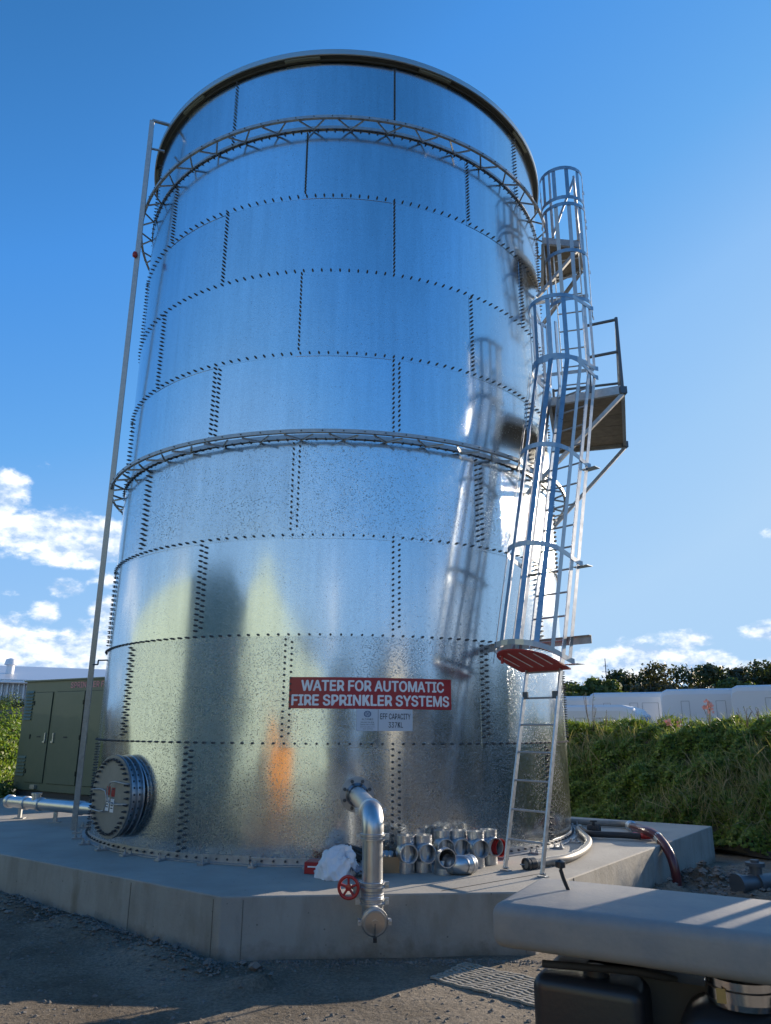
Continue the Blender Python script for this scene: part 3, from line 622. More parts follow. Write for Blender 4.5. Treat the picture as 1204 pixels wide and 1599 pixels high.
def cage(root, P, rd, ld, hoops, hw=.36, depth=.72, nst=6, lean=0):
    ld = (ld-Z*lean).normalized()
    for z in hoops: flat_strip(hoop_path(P(z), rd, ld, hw, depth), .06, .007).build('hoop', M['strap'], root)
    st = [(1, .04), (1, .17)]+[(0, PI*(.02+.96*i/(nst-1))) for i in range(nst)]+[(-1, .17), (-1, .04)]
    for sd, a in st:
        def q(z):
            if sd: return P(z)+rd*sd*(hw-.008)-ld*a
            return P(z)+rd*((hw-.008)*math.cos(a))-ld*(depth-hw+(hw-.008)*math.sin(a))
        m = MB(); p = [q(z) for z in hoops]; d = rd*sd if sd else (rd*math.cos(a)-ld*math.sin(a)).normalized()
        for u, v_ in zip(p[:-1], p[1:]): m.bar(u, v_, .006, .06, d.cross(v_-u).normalized())
        m.build('cage_strap', M['strap'], root)
rdir = Vector((.643, -.766, 0)); ldir = Vector((.766, .643, 0)).normalized(); LF = (Vector((1.782, -3.819, 0))+Vector((2.078, -4.171, 0)))/2; HW = .23
K1 = .27
P1 = lambda z: LF+ldir*(K1*min(z, 6.05))+Z*z
low = thing('ladder', 'short galvanised ladder leaning under the red trapdoor with feet on the slab', 'ladder', LF)
def reparent(root, fn):
    before = set(D.objects); fn(); 
    for o in set(D.objects)-before:
        if o.parent == root: o.matrix_parent_inverse = Matrix.Translation(-Vector(root.location))
def low_ladder():
    build_ladder(low, lambda z: P1(z)-ldir*.02, rdir, Z, 0.03, 2.25, HW)
    for s in (-1, 1):
        m = MB(); p = P1(0)+rdir*s*HW; m.box(p+Z*.006, (.1, .07, .012), (rdir, ldir, Z)); m.tube([p+Z*.03-rdir*.03, p+Z*.03+rdir*.03], .014, 6); m.build('foot', M['galv_dull'], low)
        m = MB(); m.box(P1(1.78)+rdir*s*(HW-.03)-ldir*.04, (.07, .02, .08), (rdir, ldir, Z)); m.build('clamp_bracket', M['rail'], low)
reparent(low, low_ladder)
hi = thing('caged_ladder', 'lower caged ladder with blue-grey steel straps and a red trapdoor at its foot', 'ladder', P1(2.1))
def hi_ladder():
    build_ladder(hi, P1, rdir, Z, 2.12, 7.1, HW, 6.05)
    cage(hi, P1, rdir, ldir, [2.14, 3.3, 4.62, 5.98], lean=K1); cage(hi, P1, rdir, ldir, [6.12, 7.05])
    # trapdoor
    LT = (ldir-Z*K1).normalized(); c = P1(2.1); pts = hoop_path(c, rdir, LT, .335, .70, 0); m = MB(); n = len(pts)
    m.add([p-Z*.045 for p in pts]+[p-Z*.03 for p in pts], [tuple(range(n)), tuple(range(n, 2*n))[::-1]]+[(i, (i+1) % n, n+(i+1) % n, n+i) for i in range(n)])
    td = m.build('trapdoor', M['redplate'], hi)
    for i in range(4):
        o_ = -.24+.15*i; m = MB(); m.box(c-LT*.38+rdir*(o_+.02)-Z*.049, (.016, .46 if 0 < i < 3 else .36, .004), (rdir, LT, rdir.cross(LT))); m.build('slot_light_bar', M['white'], td)  # white bars imitate bright daylight showing through slots in the red plate
    m = MB(); m.box(c-LT*.55-rdir*.2-Z*.085, (.03, .012, .09), (rdir, ldir, Z)); m.build('latch', M['redplate'], td)
    m = MB(); m.tube([c-ldir*.72-rdir*.18, P1(6.0)-ldir*.74-rdir*.2], .003, 5); m.build('pull_wire', M['rail'], hi)
    # struts back to the tank
    for z in (2.38,):
        p = P1(z)+ldir*.05; m = MB(); a = p-rdir*.95; 
        L_ = -.95
        for q in range(40):
            if (p+rdir*L_).xy.length < RAD+.02: break
            L_ -= .02
        m.bar(p+rdir*L_, p+rdir*.55, .007, .09); m.bar(p+rdir*L_+Z*.045-ldir*.02, p+rdir*.55+Z*.045-ldir*.02, .045, .006); m.build('wall_strut', M['galv_dull'], hi)
    for z in (3.3, 4.62, 2.14):
        m = MB(); p = P1(z); m.box(p+rdir*.36-Z*.03+ldir*.03, (.2, .13, .007), (rdir, ldir, Z)); m.build('hoop_plate', M['galv'], hi)
        m = MB(); m.box(p-rdir*.3-Z*.03+ldir*.03, (.2, .13, .007), (rdir, ldir, Z)); m.build('hoop_plate', M['galv'], hi)
reparent(hi, hi_ladder)
PD = Vector((.335, .942, 0)); PW = Vector((.942, -.335, 0)); Lu0 = Vector((3.80, -1.25, 0))
P2 = lambda z: Lu0-PD*(.22*(min(z, 9.3)-5.9))+Z*z
up = thing('caged_ladder', 'upper caged ladder rising from the larger landing towards the roof', 'ladder', P2(5.93))
def up_ladder():
    build_ladder(up, P2, PW, Z, 5.93, 9.95, .2, 9.3)
    cage(up, P2, PW, PD, [7.8, 8.55, 9.28], .34, .70); cage(up, P2, PW, PD, [9.40, 9.95], .34, .70)
    for z in (7.0, 8.2):
        p = P2(z)+PD*.04; L_ = -.3
        for q in range(60):
            if (p+PW*L_).xy.length < RAD+.02: break
            L_ -= .02
        m = MB(); m.bar(p+PW*L_, p+PW*.3, .007, .06); m.build('wall_strut', M['galv_dull'], up)
reparent(up, up_ladder)
def landing(name, label, corners, z, npl, rails, braces):
    root = thing(name, label, 'platform', (corners[0].x, corners[0].y, z))
    def go():
        c0, c1, c2, c3 = [Vector((c.x, c.y, z)) for c in corners]     # near-inner, near-outer, far-outer, far-inner
        for i in range(npl):
            a, b = i/npl+.004, (i+1)/npl-.004
            p = [c0.lerp(c3, a), c1.lerp(c2, a), c1.lerp(c2, b), c0.lerp(c3, b)]
            m = MB(); m.add([q-Z*.035 for q in p]+list(p), [(3, 2, 1, 0), (4, 5, 6, 7)]+[(k, (k+1) % 4, 4+(k+1) % 4, 4+k) for k in range(4)]); m.build('deck_plank', M['board'], root)
        for a, b in ((c0, c1), (c1, c2), (c2, c3), (c3, c0)):
            m = MB(); m.bar(a-Z*.03, b-Z*.03, .012, .13); m.bar(a-Z*.092, b-Z*.092, .05, .008); m.build('edge_channel', M['galv_dull'], root)
        for a, b in braces:
            m = MB(); m.bar(a, b, .05, .05); m.build('knee_brace', M['galv_dull'], root)
        if rails:
            posts = [c1, c1.lerp(c2, .5), c2, c2.lerp(c3, .6), c3]
            for p in posts:
                m = MB(); m.tube([p-Z*.12 if p == c1 or p == c2 else p, p+Z*1.08], .024, 8)
                if p in (c1, c2): m.box(p-Z*.05, (.09, .09, .1))
                m.build('rail_post', M['rail'], root)
            for h in (1.05, .55):
                for a, b in zip(posts[:-1], posts[1:]):
                    m = MB(); m.tube([a+Z*h, b+Z*h], .022, 8); m.build('handrail', M['rail'], root)
                m = MB(); e = c1.lerp(c0, .42); m.tube([c1+Z*h, e+Z*h] if h < 1 else [c1+Z*1.05, e+Z*1.05, e+Z*.95-(c1-c0).normalized()*.02], .022, 8); m.build('handrail', M['rail'], root)
            e = c1.lerp(c0, .42); m = MB(); m.tube([e+Z*1.03, e+Z*0], .022, 8); m.build('rail_post', M['rail'], root)
    reparent(root, go)
zp = 5.92
c = [atz(858, 625, zp), atz(972, 605, zp), atz(975, 690, zp), atz(870, 700, zp)]
w0 = pol(RAD+.03, math.atan2(c[0].x, -c[0].y)-.02, zp-1.35); w1 = pol(RAD+.03, math.atan2(c[3].x, -c[3].y), zp-1.35)
landing('landing_platform', 'larger plank landing with dark handrails where the lower cage ladder ends', c, zp, 5, True, [(w0, c[1]-Z*.1), (w1, c[2]-Z*.1)])
zq = 9.0
c = [Vector((3.13, -2.1, zq)), Vector((3.74, -2.05, zq)), Vector((3.98, -1.45, zq)), Vector((3.46, -.85, zq))]
w0 = pol(RAD+.03, math.atan2(c[0].x, -c[0].y)+.1, zq-.8)
landing('landing_platform', 'small upper plank landing close below the roof beside the caged ladder', c, zq, 4, False, [(w0, c[1]-Z*.1), (pol(RAD+.03, math.atan2(c[3].x, -c[3].y), zq-.8), c[2]-Z*.1)])
tl = thing('roof_ladder_frame', 'short diagonal braced guard frame standing on the upper landing', 'guard rail', c[1])
def guard():
    a, b = c[1]+Z*.05, c[2]+Z*.05
    for p in (a, b, c[0].lerp(c[1], .3)+Z*.05):
        m = MB(); m.tube([p, p+Z*1.25], .02, 8); m.build('rail_post', M['galv_dull'], tl)
    for p, q in ((a+Z*1.22, b+Z*1.22), (c[0].lerp(c[1], .3)+Z*.1, a+Z*1.2), (a+Z*.6, b+Z*.6)):
        m = MB(); m.tube([p, q], .02, 8); m.build('guard_bar', M['galv_dull'], tl)
reparent(tl, guard)

# ---------------------------------------------------------------- gauge pole on the left
pf = atz(115, 1296, 0); ptop = atz(238, 188, 11.0)
gp = thing('gauge_pole', 'thin leaning galvanised gauge pole left of the tank with a red marker', 'pole', pf)
def pole():
    m = MB(); m.bar(pf, ptop, .075, .03, Vector((0, -1, 0))); m.build('pole', M['galv_dull'], gp)
    e = pol(Rr-.02, math.atan2(ptop.x, -ptop.y)+.02, 11.0)
    m = MB(); m.bar(ptop, e, .05, .03); m.build('top_arm', M['galv_dull'], gp)
    p2 = pf.lerp(ptop, .955); m = MB(); m.bar(p2, pol(Rr, math.atan2(p2.x, -p2.y)+.02, p2.z), .035, .02); m.build('arm', M['galv_dull'], gp)
    p4 = ptop*1; m = MB(); m.tube([ptop.lerp(e, .12), ptop.lerp(e, .12)-Z*.45], .006, 6); m.build('wire', M['galv'], gp)
    q = pf.lerp(ptop, .785); m = MB(); m.lathe(q+Vector((-.03, -.03, -.05)), (0, 0, 1), [(0, 0), (.035, .02), (.04, .06), (.03, .1), (0, .11)], 10); m.build('red_marker', M['redplate'], gp)
    q = pf.lerp(ptop, .208); e = pol(RAD, math.atan2(q.x, -q.y)+.04, q.z); d = e-q; m = MB()
    for a, b in ((q, q+d*.4), (q+d*.4, q+d*.4+Z*.06), (q+d*.4+Z*.06, e+Z*.06)): m.tube([a, b], .012, 6)
    m.build('stay', M['rail'], gp)
reparent(gp, pole)

# ---------------------------------------------------------------- outlet pipe with hand wheel
op = thing('outlet_pipe', 'galvanised outlet pipe with elbow dropping past the slab edge and capped end', 'pipe', (.3, -3.5, .7))
def outlet():
    f0 = Vector((.235, -3.49, .715)); hd = f0.xy.to_3d().normalized(); E = Vector((.335, -5.10, .685)); rp = .094
    m = MB(); m.lathe(f0-hd*.01, hd, [(.18, 0), (.18, .03), (.1, .03)], 32); m.lathe(f0-hd*.01, hd, [(.186, 0), (.186, .018), (.176, .018)], 32); m.lathe(f0+hd*.02, hd, [(.125, 0), (.118, .03), (.1, .07)], 28); fl = m.build('flange', M['strap'], op)
    t = Vector((-hd.y, hd.x, 0)); sp = [(f0+hd*.02+(t*math.cos(2*PI*(i+.5)/8)+Z*math.sin(2*PI*(i+.5)/8))*.148, hd) for i in range(8)]
    for p, d in sp: bolts([(p, d)], .02, .04, n=6).build('flange_bolt', M['bolt'], fl)
    dn = (E-f0).normalized()
    m = MB(); m.tube([f0, E-dn*.17], rp, 24, False); m.build('stub_pipe', M['pipe'], op)
    m = MB(); bz = .13; p = [E-dn*(bz+.03)]
    for i in range(9):
        a = PI/2*i/8; p.append(E-dn*bz+dn*bz*math.sin(a)-Z*bz*(1-math.cos(a)))
    p.append(E-Z*(bz+.04)); m.tube(p, rp+.004, 24, False); m.build('elbow', M['pipe'], op)
    zb = -.05
    m = MB(); m.tube([E-Z*.15, Vector((E.x, E.y, zb+.04))], rp-.004, 24, False)
    m.build('drop_pipe', M['pipe'], op)
    def coupling(c, ax, nm='coupling'):
        m = MB(); m.lathe(Vector(c)-ax*.03, ax, [(rp, 0), (rp+.018, .004), (rp+.018, .02), (rp+.01, .026), (rp+.01, .034), (rp+.018, .04), (rp+.018, .056), (rp, .06)], 24)
        sd = Vector((1, 0, 0))
        for s in (-1, 1): m.box(Vector(c)+sd*s*(rp+.03), (.04, .035, .05)); m.tube([Vector(c)+sd*s*(rp+.035)-Vector((0, .04, 0)), Vector(c)+sd*s*(rp+.035)+Vector((0, .04, 0))], .009, 8)
        m.build(nm, M['pipe'], op)
    coupling((E.x, E.y, .50), Z); coupling((E.x, E.y, .115), Z); coupling((E.x, E.y, -.01), Z)
    coupling(E-dn*.2, dn)
    m = MB(); m.lathe((E.x, E.y, .105), -Z, [(rp-.002, 0), (rp+.004, .02), (rp+.004, .09), (rp-.002, .11)], 24)
    for q in (.03, .05, .07): m.lathe((E.x, E.y, .105-q), -Z, [(rp+.004, 0), (rp+.008, .004), (rp+.004, .008)], 24)
    m.build('valve_body', M['pipe'], op)
    # tee outlet with aluminium cap facing the viewer
    c = Vector((E.x+.005, E.y, -.125)); face = Vector((.08, -1, -.12)).normalized()
    m = MB(); m.tube([Vector((E.x, E.y, -.02)), c+Z*.02, c-Z*.02], rp-.004, 24, False, [rp-.004, rp, rp*.8]); m.tube([c, c+face*.13], rp, 24, False); m.lathe(c-Z*.02, -Z, [(rp*.8, 0), (rp*.5, .06), (0, .08)], 24); m.build('end_tee', M['pipe'], op)
    m = MB(); k = c+face*.12; m.lathe(k, face, [(rp, 0), (rp+.02, .004), (rp+.02, .03), (rp+.004, .034), (rp+.004, .05), (rp-.012, .05)], 28)
    for s in (-1, 1): m.box(k+Vector((s*(rp+.032), 0, 0))+face*.02, (.03, .05, .04)); m.tube([k+Vector((s*(rp+.036), 0, .01))-face*.02, k+Vector((s*(rp+.036), 0, .01))+face*.06], .009, 8)
    m.build('end_coupling', M['pipe'], op)
    m = MB(); m.lathe(k+face*.035, face, [(rp-.004, 0), (rp-.008, .014), (rp*.3, .018), (rp*.3, .024), (0, .024)], 28); cp_ = m.build('end_cap', M['steel'], op)
    m = MB(); m.tube([k+face*.06, k+face*.064-Z*.06, k+face*.055-Z*(rp+.015)], .004, 6); m.build('chain', M['rail'], cp_)
    m = MB(); m.box(k+face*.05-Z*(rp+.03), (.03, .03, .035)); m.build('plug', M['black'], op)
    # hand wheel on its spindle
    w = Vector((E.x-.205, E.y-.05, .105)); m = MB(); ax = Vector((-.25, -1, 0)).normalized(); u = Vector((ax.y, -ax.x, 0))
    m.tube([w+(u*math.cos(2*PI*i/28)+Z*math.sin(2*PI*i/28))*.085 for i in range(29)], .014, 8, False)
    for i in range(5):
        a = 2*PI*i/5+.3; d = u*math.cos(a)+Z*math.sin(a); m.tube([w+d*.012, w+d*.08], .011, 6)
    m.lathe(w-ax*.015, ax, [(.026, 0), (.026, .03), (0, .034)], 14); m.build('hand_wheel', M['red'], op)
    m = MB(); m.tube([w, w-ax*.07, Vector((E.x-rp, E.y, .06))], .016, 8); m.box(Vector((E.x-rp-.03, E.y+.01, .06)), (.08, .07, .08)); m.build('gearbox', M['galv_dull'], op)
    # fine trickle of drips
reparent(op, outlet)

# ---------------------------------------------------------------- pile of grooved pipe fittings
def lip(m, c, d, r, n=20):     # grooved open end: outer wall, rim and dark bore
    m.lathe(c, d, [(r, -.06), (r, -.035), (r-.006, -.033), (r-.006, -.022), (r, -.02), (r, 0), (r-.009, 0), (r-.012, -.13)], n)
def tee_mesh():
    m = MB(); r = .092; m.tube([Vector((0, 0, .0)), Vector((0, 0, .345))], r-.002, 20, False); lip(m, Vector((0, 0, .35)), Z, r); lip(m, Vector((0, 0, 0)), -Z, r)
    f = Vector((0, -1, 0)); m.tube([Vector((0, -.0, .19)), Vector((0, -.13, .19))], r-.002, 20, False); lip(m, Vector((0, -.165, .19)), f, r)
    m.lathe((0, 0, .19), f, [(r*1.22, .02), (r*1.1, .075), (r*.98, .1)], 20); return m.mesh('tee_fitting', M['pipe'])
def elbow_mesh(material, name='elbow_fitting'):
    m = MB(); r = .092; b = .13; p = []
    for i in range(9):
        a = PI/2*i/8; p.append(Vector((0, -b+b*math.cos(a)-0, .04+b*math.sin(a)))*1)
    p = [Vector((0, 0, 0)), Vector((0, 0, .04))]+[Vector((0, -b*(1-math.cos(PI/2*i/8)), .04+b*math.sin(PI/2*i/8))) for i in range(1, 9)]+[Vector((0, -b-.04, .04+b))]
    m.tube(p, r-.002, 20, False); lip(m, Vector((0, -b-.045, .04+b)), Vector((0, -1, 0)), r); lip(m, Vector((0, 0, -.0)), -Z, r)
    return m.mesh(name, material)
TM = tee_mesh(); EM = elbow_mesh(M['pipe']); ER = elbow_mesh(M['red'])
def put(name, me, x, y, rz, label, grp='galvanised pipe fittings stood on the slab', cat='pipe fitting', z=0, rot=(0, 0)):
    o = inst(name, me, None, (x, y, z+.001), (rot[0], rot[1], rz)); tag(o, label, cat, grp); return o
FR = [(atz(634, 1362, 0), 'leftmost galvanised tee fitting of the front row beside the cardboard box'), (atz(661, 1361, 0), 'second galvanised tee fitting from the left in the front row'),
      (atz(692, 1351, 0), 'galvanised tee standing behind the open elbow in the middle'), (atz(717, 1351, 0), 'galvanised tee standing behind the tipped elbow'), (atz(744, 1353, 0), 'galvanised tee with wide open mouth second from the red elbow'), (atz(764, 1349, 0), 'rightmost galvanised tee right beside the red elbow')]
for (p, lb), rz in zip(FR, (.12, .2, .1, .1, .2, .3)): put('tee_fitting', TM, p.x, p.y, rz, lb)
BK = [(atz(650, 1348, 0), 'low tee fitting in shade at the back left of the pile'), (atz(678, 1345, 0), 'second tee from the left in the back row against the tank'), (atz(699, 1342, 0), 'middle tee of the back row with sunlit rim'), (atz(717, 1340, 0), 'fourth tee of the back row with sunlit rim'), (atz(736, 1339, 0), 'rightmost tee of the back row against the tank')]
for i, (p, lb) in enumerate(BK):
    put('tee_fitting', TM, p.x+.02, p.y+(.03 if i < 1 else 0), 2.9+.2*i, lb)
p = atz(694, 1367, 0); put('elbow_fitting', EM, p.x, p.y+.09, .12, 'open galvanised elbow in front of the row facing the viewer')
p = atz(716, 1366, 0); put('elbow_fitting', EM, p.x+.14, p.y+.05, -2.4, 'galvanised elbow tipped onto its side in front of the row', z=.092, rot=(0, PI/2))
p = atz(768, 1349, 0); put('elbow_fitting', ER, p.x-.02, p.y+.05, .7, 'red painted pipe elbow at the right end of the fittings', None)
# cardboard box of parts, black tool case, red carton, white bag
bx = thing('cardboard_box', 'small brown cardboard box holding couplings beside the pipe fittings', 'box', atz(610, 1363, 0))
def cbox():
    b = Vector(bx.location); m = MB(); w, d, h, t = .27, .2, .15, .006
    for cx_, cy_, sx_, sy_ in ((0, -d/2, w, t), (0, d/2, w, t), (-w/2, 0, t, d), (w/2, 0, t, d)): m.box(b+Vector((cx_, cy_+.08, h/2)), (sx_, sy_, h))
    m.box(b+Vector((0, .08, .005)), (w, d, .008)); m.build('carton', M['card'], bx)
reparent(bx, cbox)
for i in range(5):
    m = MB(); q = Vector(bx.location)+Vector((-.09+.045*i, .07+.02*(i % 2), .15)); ax = Vector((.3-.1*i, .6, .5)).normalized()
    m.lathe(q-ax*.04, ax, [(.03, 0), (.04, .01), (.04, .07), (.03, .08)], 12); m.lathe(q-ax*.04, ax, [(.028, 0), (.028, .08)], 12)
    tag(m.build('pipe_coupling', M['pipe'] if i != 3 else M['black']), 'small metal coupling lying in the open cardboard box' if i != 3 else 'single black coupling among metal ones in the open cardboard box', 'coupling', 'couplings in the cardboard box')
cs = atz(565, 1352, 0); m = MB(); ax = (Vector((.88, -.47, 0)), Vector((.47, .88, 0)), Z); ax = (ax[0]*math.cos(.3)-Z*math.sin(.3), ax[1], ax[0]*math.sin(.3)+Z*math.cos(.3))
tc_ = thing('tool_case', 'black tool case propped behind the white plastic bag', 'case', cs)
def tcase():
    m = MB(); m.box(cs+Z*.11, (.36, .28, .09), ax); m.build('case_body', M['black'], tc_, bevel=.015)
    m = MB(); m.box(cs+Z*.11+ax[2]*.055, (.33, .25, .02), ax); m.build('lid', M['rubber'], tc_, bevel=.006)
    m = MB(); m.box(cs+Z*.11-ax[1]*.15, (.14, .02, .03), ax); m.build('handle', M['rubber'], tc_)
reparent(tc_, tcase)
rc = atz(490, 1366, 0); rcx = thing('red_carton', 'flat red carton with small white print left of the white bag', 'carton', rc)
def rcart():
    a2 = (Vector((.97, -.24, 0)), Vector((.24, .97, 0)), Z)
    m = MB(); m.box(rc+Vector((.06, .1, .055)), (.28, .2, .105), a2); m.build('carton', M['redsign'], rcx, bevel=.003)
    m = MB(); m.box(rc+Vector((.06, .1, .111)), (.274, .194, .004), a2); m.build('lid', M['redplate'], rcx)
    m = MB(); m.box(rc+Vector((.06, .1, .07))-a2[1]*.1015-a2[0]*.06, (.09, .001, .014), a2); m.build('print', M['white'], rcx)
reparent(rcx, rcart)
def bag():
    c = atz(522, 1374, 0); n, k = 72, 34; m = MB(); vs = []
    for j in range(k+1):
        v_ = j/k; rr_ = random.Random(j)
        for i in range(n):
            a = 2*PI*i/n; r = math.cos(v_*PI/2)**.55
            fold = 1+.10*math.sin(3*a+v_*4)-.13*abs(math.sin(3.5*a-5*v_+1))-.07*abs(math.sin(8*a+9*v_))+.04*math.sin(19*a+23*v_)
            lean = .1*v_*v_
            vs.append(c+Vector((.22*r*fold*math.cos(a)+lean, .19*r*fold*math.sin(a)+.12, .27*math.sin(v_*PI/2)**1.1*(1+.16*math.sin(2*a+1)-.14*abs(math.sin(4.5*a+v_*7))-.06*abs(math.sin(9*a-v_*15)))+.002)))
    m.add(vs, [(j*n+i, j*n+(i+1) % n, (j+1)*n+(i+1) % n, (j+1)*n+i) for j in range(k) for i in range(n)], True); o = m.build('plastic_bag', M['plasticbag'])
    tag(o, 'crumpled white plastic bag slumped against the tank left of the drop pipe', 'bag')
bag()
c = atz(548, 1372, 0)
m = MB(); vs = []
for i in range(13):
    for j in range(9):
        vs.append(c+Vector((.028*i-.02, .03*j-.03, .03+.06*abs(math.sin(i*.9+j*.7))+.03*math.sin(i*2.1-j*1.6))))
m.add(vs, [(i*9+j, (i+1)*9+j, (i+1)*9+j+1, i*9+j+1) for i in range(12) for j in range(8)], True); tag(m.build('rag', mat('grey_rag', (.3, .31, .36), .9)), 'crumpled grey rag between the white bag and the drop pipe', 'rag')

# ---------------------------------------------------------------- hoses on the right of the slab
def hose(name, pts, r, material, label, fit_=None):
    root = thing(name, label, 'hose', pts[0])
    def go():
        m = MB(); m.tube(smooth_path(pts, 8), r, 12); m.build('hose_body', material, root)
        if fit_: fit_(root)
    reparent(root, go); return root
hp = [atz(x, y, .052) for x, y in ((822, 1350), (850, 1346), (888, 1339), (913, 1326), (919, 1313), (910, 1303), (903, 1297), (906, 1292))]
def camlock(root):
    a, b = hp[0], hp[1]; d = (a-b).normalized(); m = MB(); m.lathe(a-d*.12, d, [(.055, 0), (.062, .01), (.062, .08), (.05, .09), (.066, .1), (.066, .13), (.045, .14), (.04, .135)], 16); m.build('camlock', M['black'], root)
    m = MB(); m.tube([a+d*.03-Z*.0, a+d*.09+Z*.01], .008, 6); m.build('pin', M['galv_dull'], root)
hose('suction_hose', hp, .045, M['greyhose'], 'grey suction hose curling in from the tank to a black coupling by the ladder foot', camlock)
q = [Vector((3.3, .35, .055)), Vector((3.56, -.05, .055))]+[atz(x, y, .055) for x, y in ((930, 1285), (975, 1287))]+[Vector((4.33, -.95, .07))]
hose('grey_hose', q, .045, M['greyhose'], 'grey hose running from behind the tank to the maroon joint on the slab')
q2 = [atz(x, y, .06) for x, y in ((905, 1294), (918, 1301), (940, 1303), (970, 1304), (1000, 1306))]
hose('black_hose', q2, .04, M['rubber'], 'short black hose lying between the valve and the maroon joint')
v_ = thing('hose_valve', 'black valve fitting standing on the slab between the hoses', 'valve', atz(928, 1304, 0))
def valve():
    c = Vector(v_.location)+Z*.07; d = (q2[3]-q2[1]).normalized(); m = MB(); m.lathe(c-d*.09, d, [(.05, 0), (.07, .01), (.07, .06), (.06, .065), (.06, .12), (.075, .125), (.075, .17), (.05, .18)], 14); m.build('valve_body', M['rubber'], v_)
    m = MB(); m.tube([c, c+Z*.1], .02, 8); m.box(c+Z*.11, (.09, .03, .02)); m.build('lever', M['rubber'], v_)
reparent(v_, valve)
j0 = Vector((4.33, -1.0, .09)); mh = [Vector((4.27, -.78, .07)), j0, Vector((4.42, -1.25, .12)), Vector((4.62, -1.42, .06)), Vector((4.80, -1.52, -.13)), Vector((4.88, -1.58, -.32)), Vector((4.88, -1.6, -.56))]
hose('maroon_hose', [atz(990, 1292, .1), atz(1008, 1297, .12), aty(1028, 1308, -1.95), aty(1044, 1330, -2.2), aty(1053, 1354, -2.3), aty(1057, 1380, -2.3), aty(1058, 1408, -2.3)], .058, M['maroon'], 'maroon hose bending over the slab edge down to the soil',
     lambda root: (MB().lathe(aty(1029, 1309.5, -1.96), (aty(1036, 1318, -2.07)-aty(1028, 1308, -1.95)), [(.06, -.05), (.062, -.04), (.062, .05), (.06, .06)], 14).build('pale_band', M['clear'], root),
                   MB().lathe(atz(985, 1290, .09), (atz(1000, 1295, .1)-atz(985, 1290, .09)), [(.05, -.1), (.058, -.09), (.058, -.03), (.075, -.02), (.075, .05), (.055, .06)], 14).build('metal_coupling', M['pipe'], root)))
q = [atz(990, 1303, .05), atz(1008, 1306, .05), atz(1025, 1303, .07), atz(1012, 1295, .08), atz(995, 1292, .08)]
hose('red_hose_coil', q, .035, M['red'], 'short red hose length looped under the maroon joint')
# pipe work half buried at the far right
bp = thing('buried_pipe_fitting', 'dark pipe tee with flange lying in the soil right of the slab', 'pipe fitting', atz(1175, 1400, -.5))
def buried():
    c = Vector(bp.location)+Z*.14; d = Vector((.95, .3, 0)); m = MB(); m.lathe(c-d*.22, d, [(0, 0), (.12, 0), (.12, .05), (.1, .06), (.1, .28), (.13, .28), (.13, .33), (.1, .34), (.1, .9)], 20); m.build('pipe_run', M['rail'], bp)
    m = MB(); m.lathe(c+Z*.05+d*.1, Z, [(.07, 0), (.07, .14), (.11, .14), (.11, .18), (.05, .18), (.05, .21), (0, .21)], 18); m.build('branch', M['rail'], bp)
reparent(bp, buried)
m = MB(); m.bar(atz(1122, 1322, -.43), atz(1330, 1356, -.43), .12, .1); tag(m.build('edging_rail', M['shadowgap']), 'black edging board at the foot of the grass bank', 'edging')

# ---------------------------------------------------------------- plastic grid mat on the ground
gr = thing('drain_mat', 'pale wavy plastic grid mat on the ground in front of the slab', 'mat', (1.3, -5.6, -.49))
def matgrid():
    o0 = Vector((1.12, -5.12, 0)); e1 = Vector((.72, -.66, 0)); e2 = Vector((-.52, -.62, 0))
    L1, L2 = .95, .62; n1, n2 = 13, 10
    def pt(a, b):
        p = o0+e1*(L1*a)+e2*(L2*b)+e2*(.012*math.sin(a*40+b*9))+e1*(.01*math.sin(b*31+a*5)); p.z = float(ground_h(np.array(p.x), np.array(p.y)))+.008+.003*math.sin(a*14+b*8); return p
    for i in range(n1+1):
        m = MB(); P = [pt(i/n1, k/20) for k in range(21)]
        for a, b in zip(P[:-1], P[1:]): m.bar(a, b, .02, .016)
        m.build('grid_rib', M['grid'], gr)
    for i in range(n2+1):
        m = MB(); P = [pt(k/26, i/n2) for k in range(27)]
        for a, b in zip(P[:-1], P[1:]): m.bar(a+Z*.003, b+Z*.003, .02, .016)
        m.build('grid_rib', M['grid'], gr)
reparent(gr, matgrid)

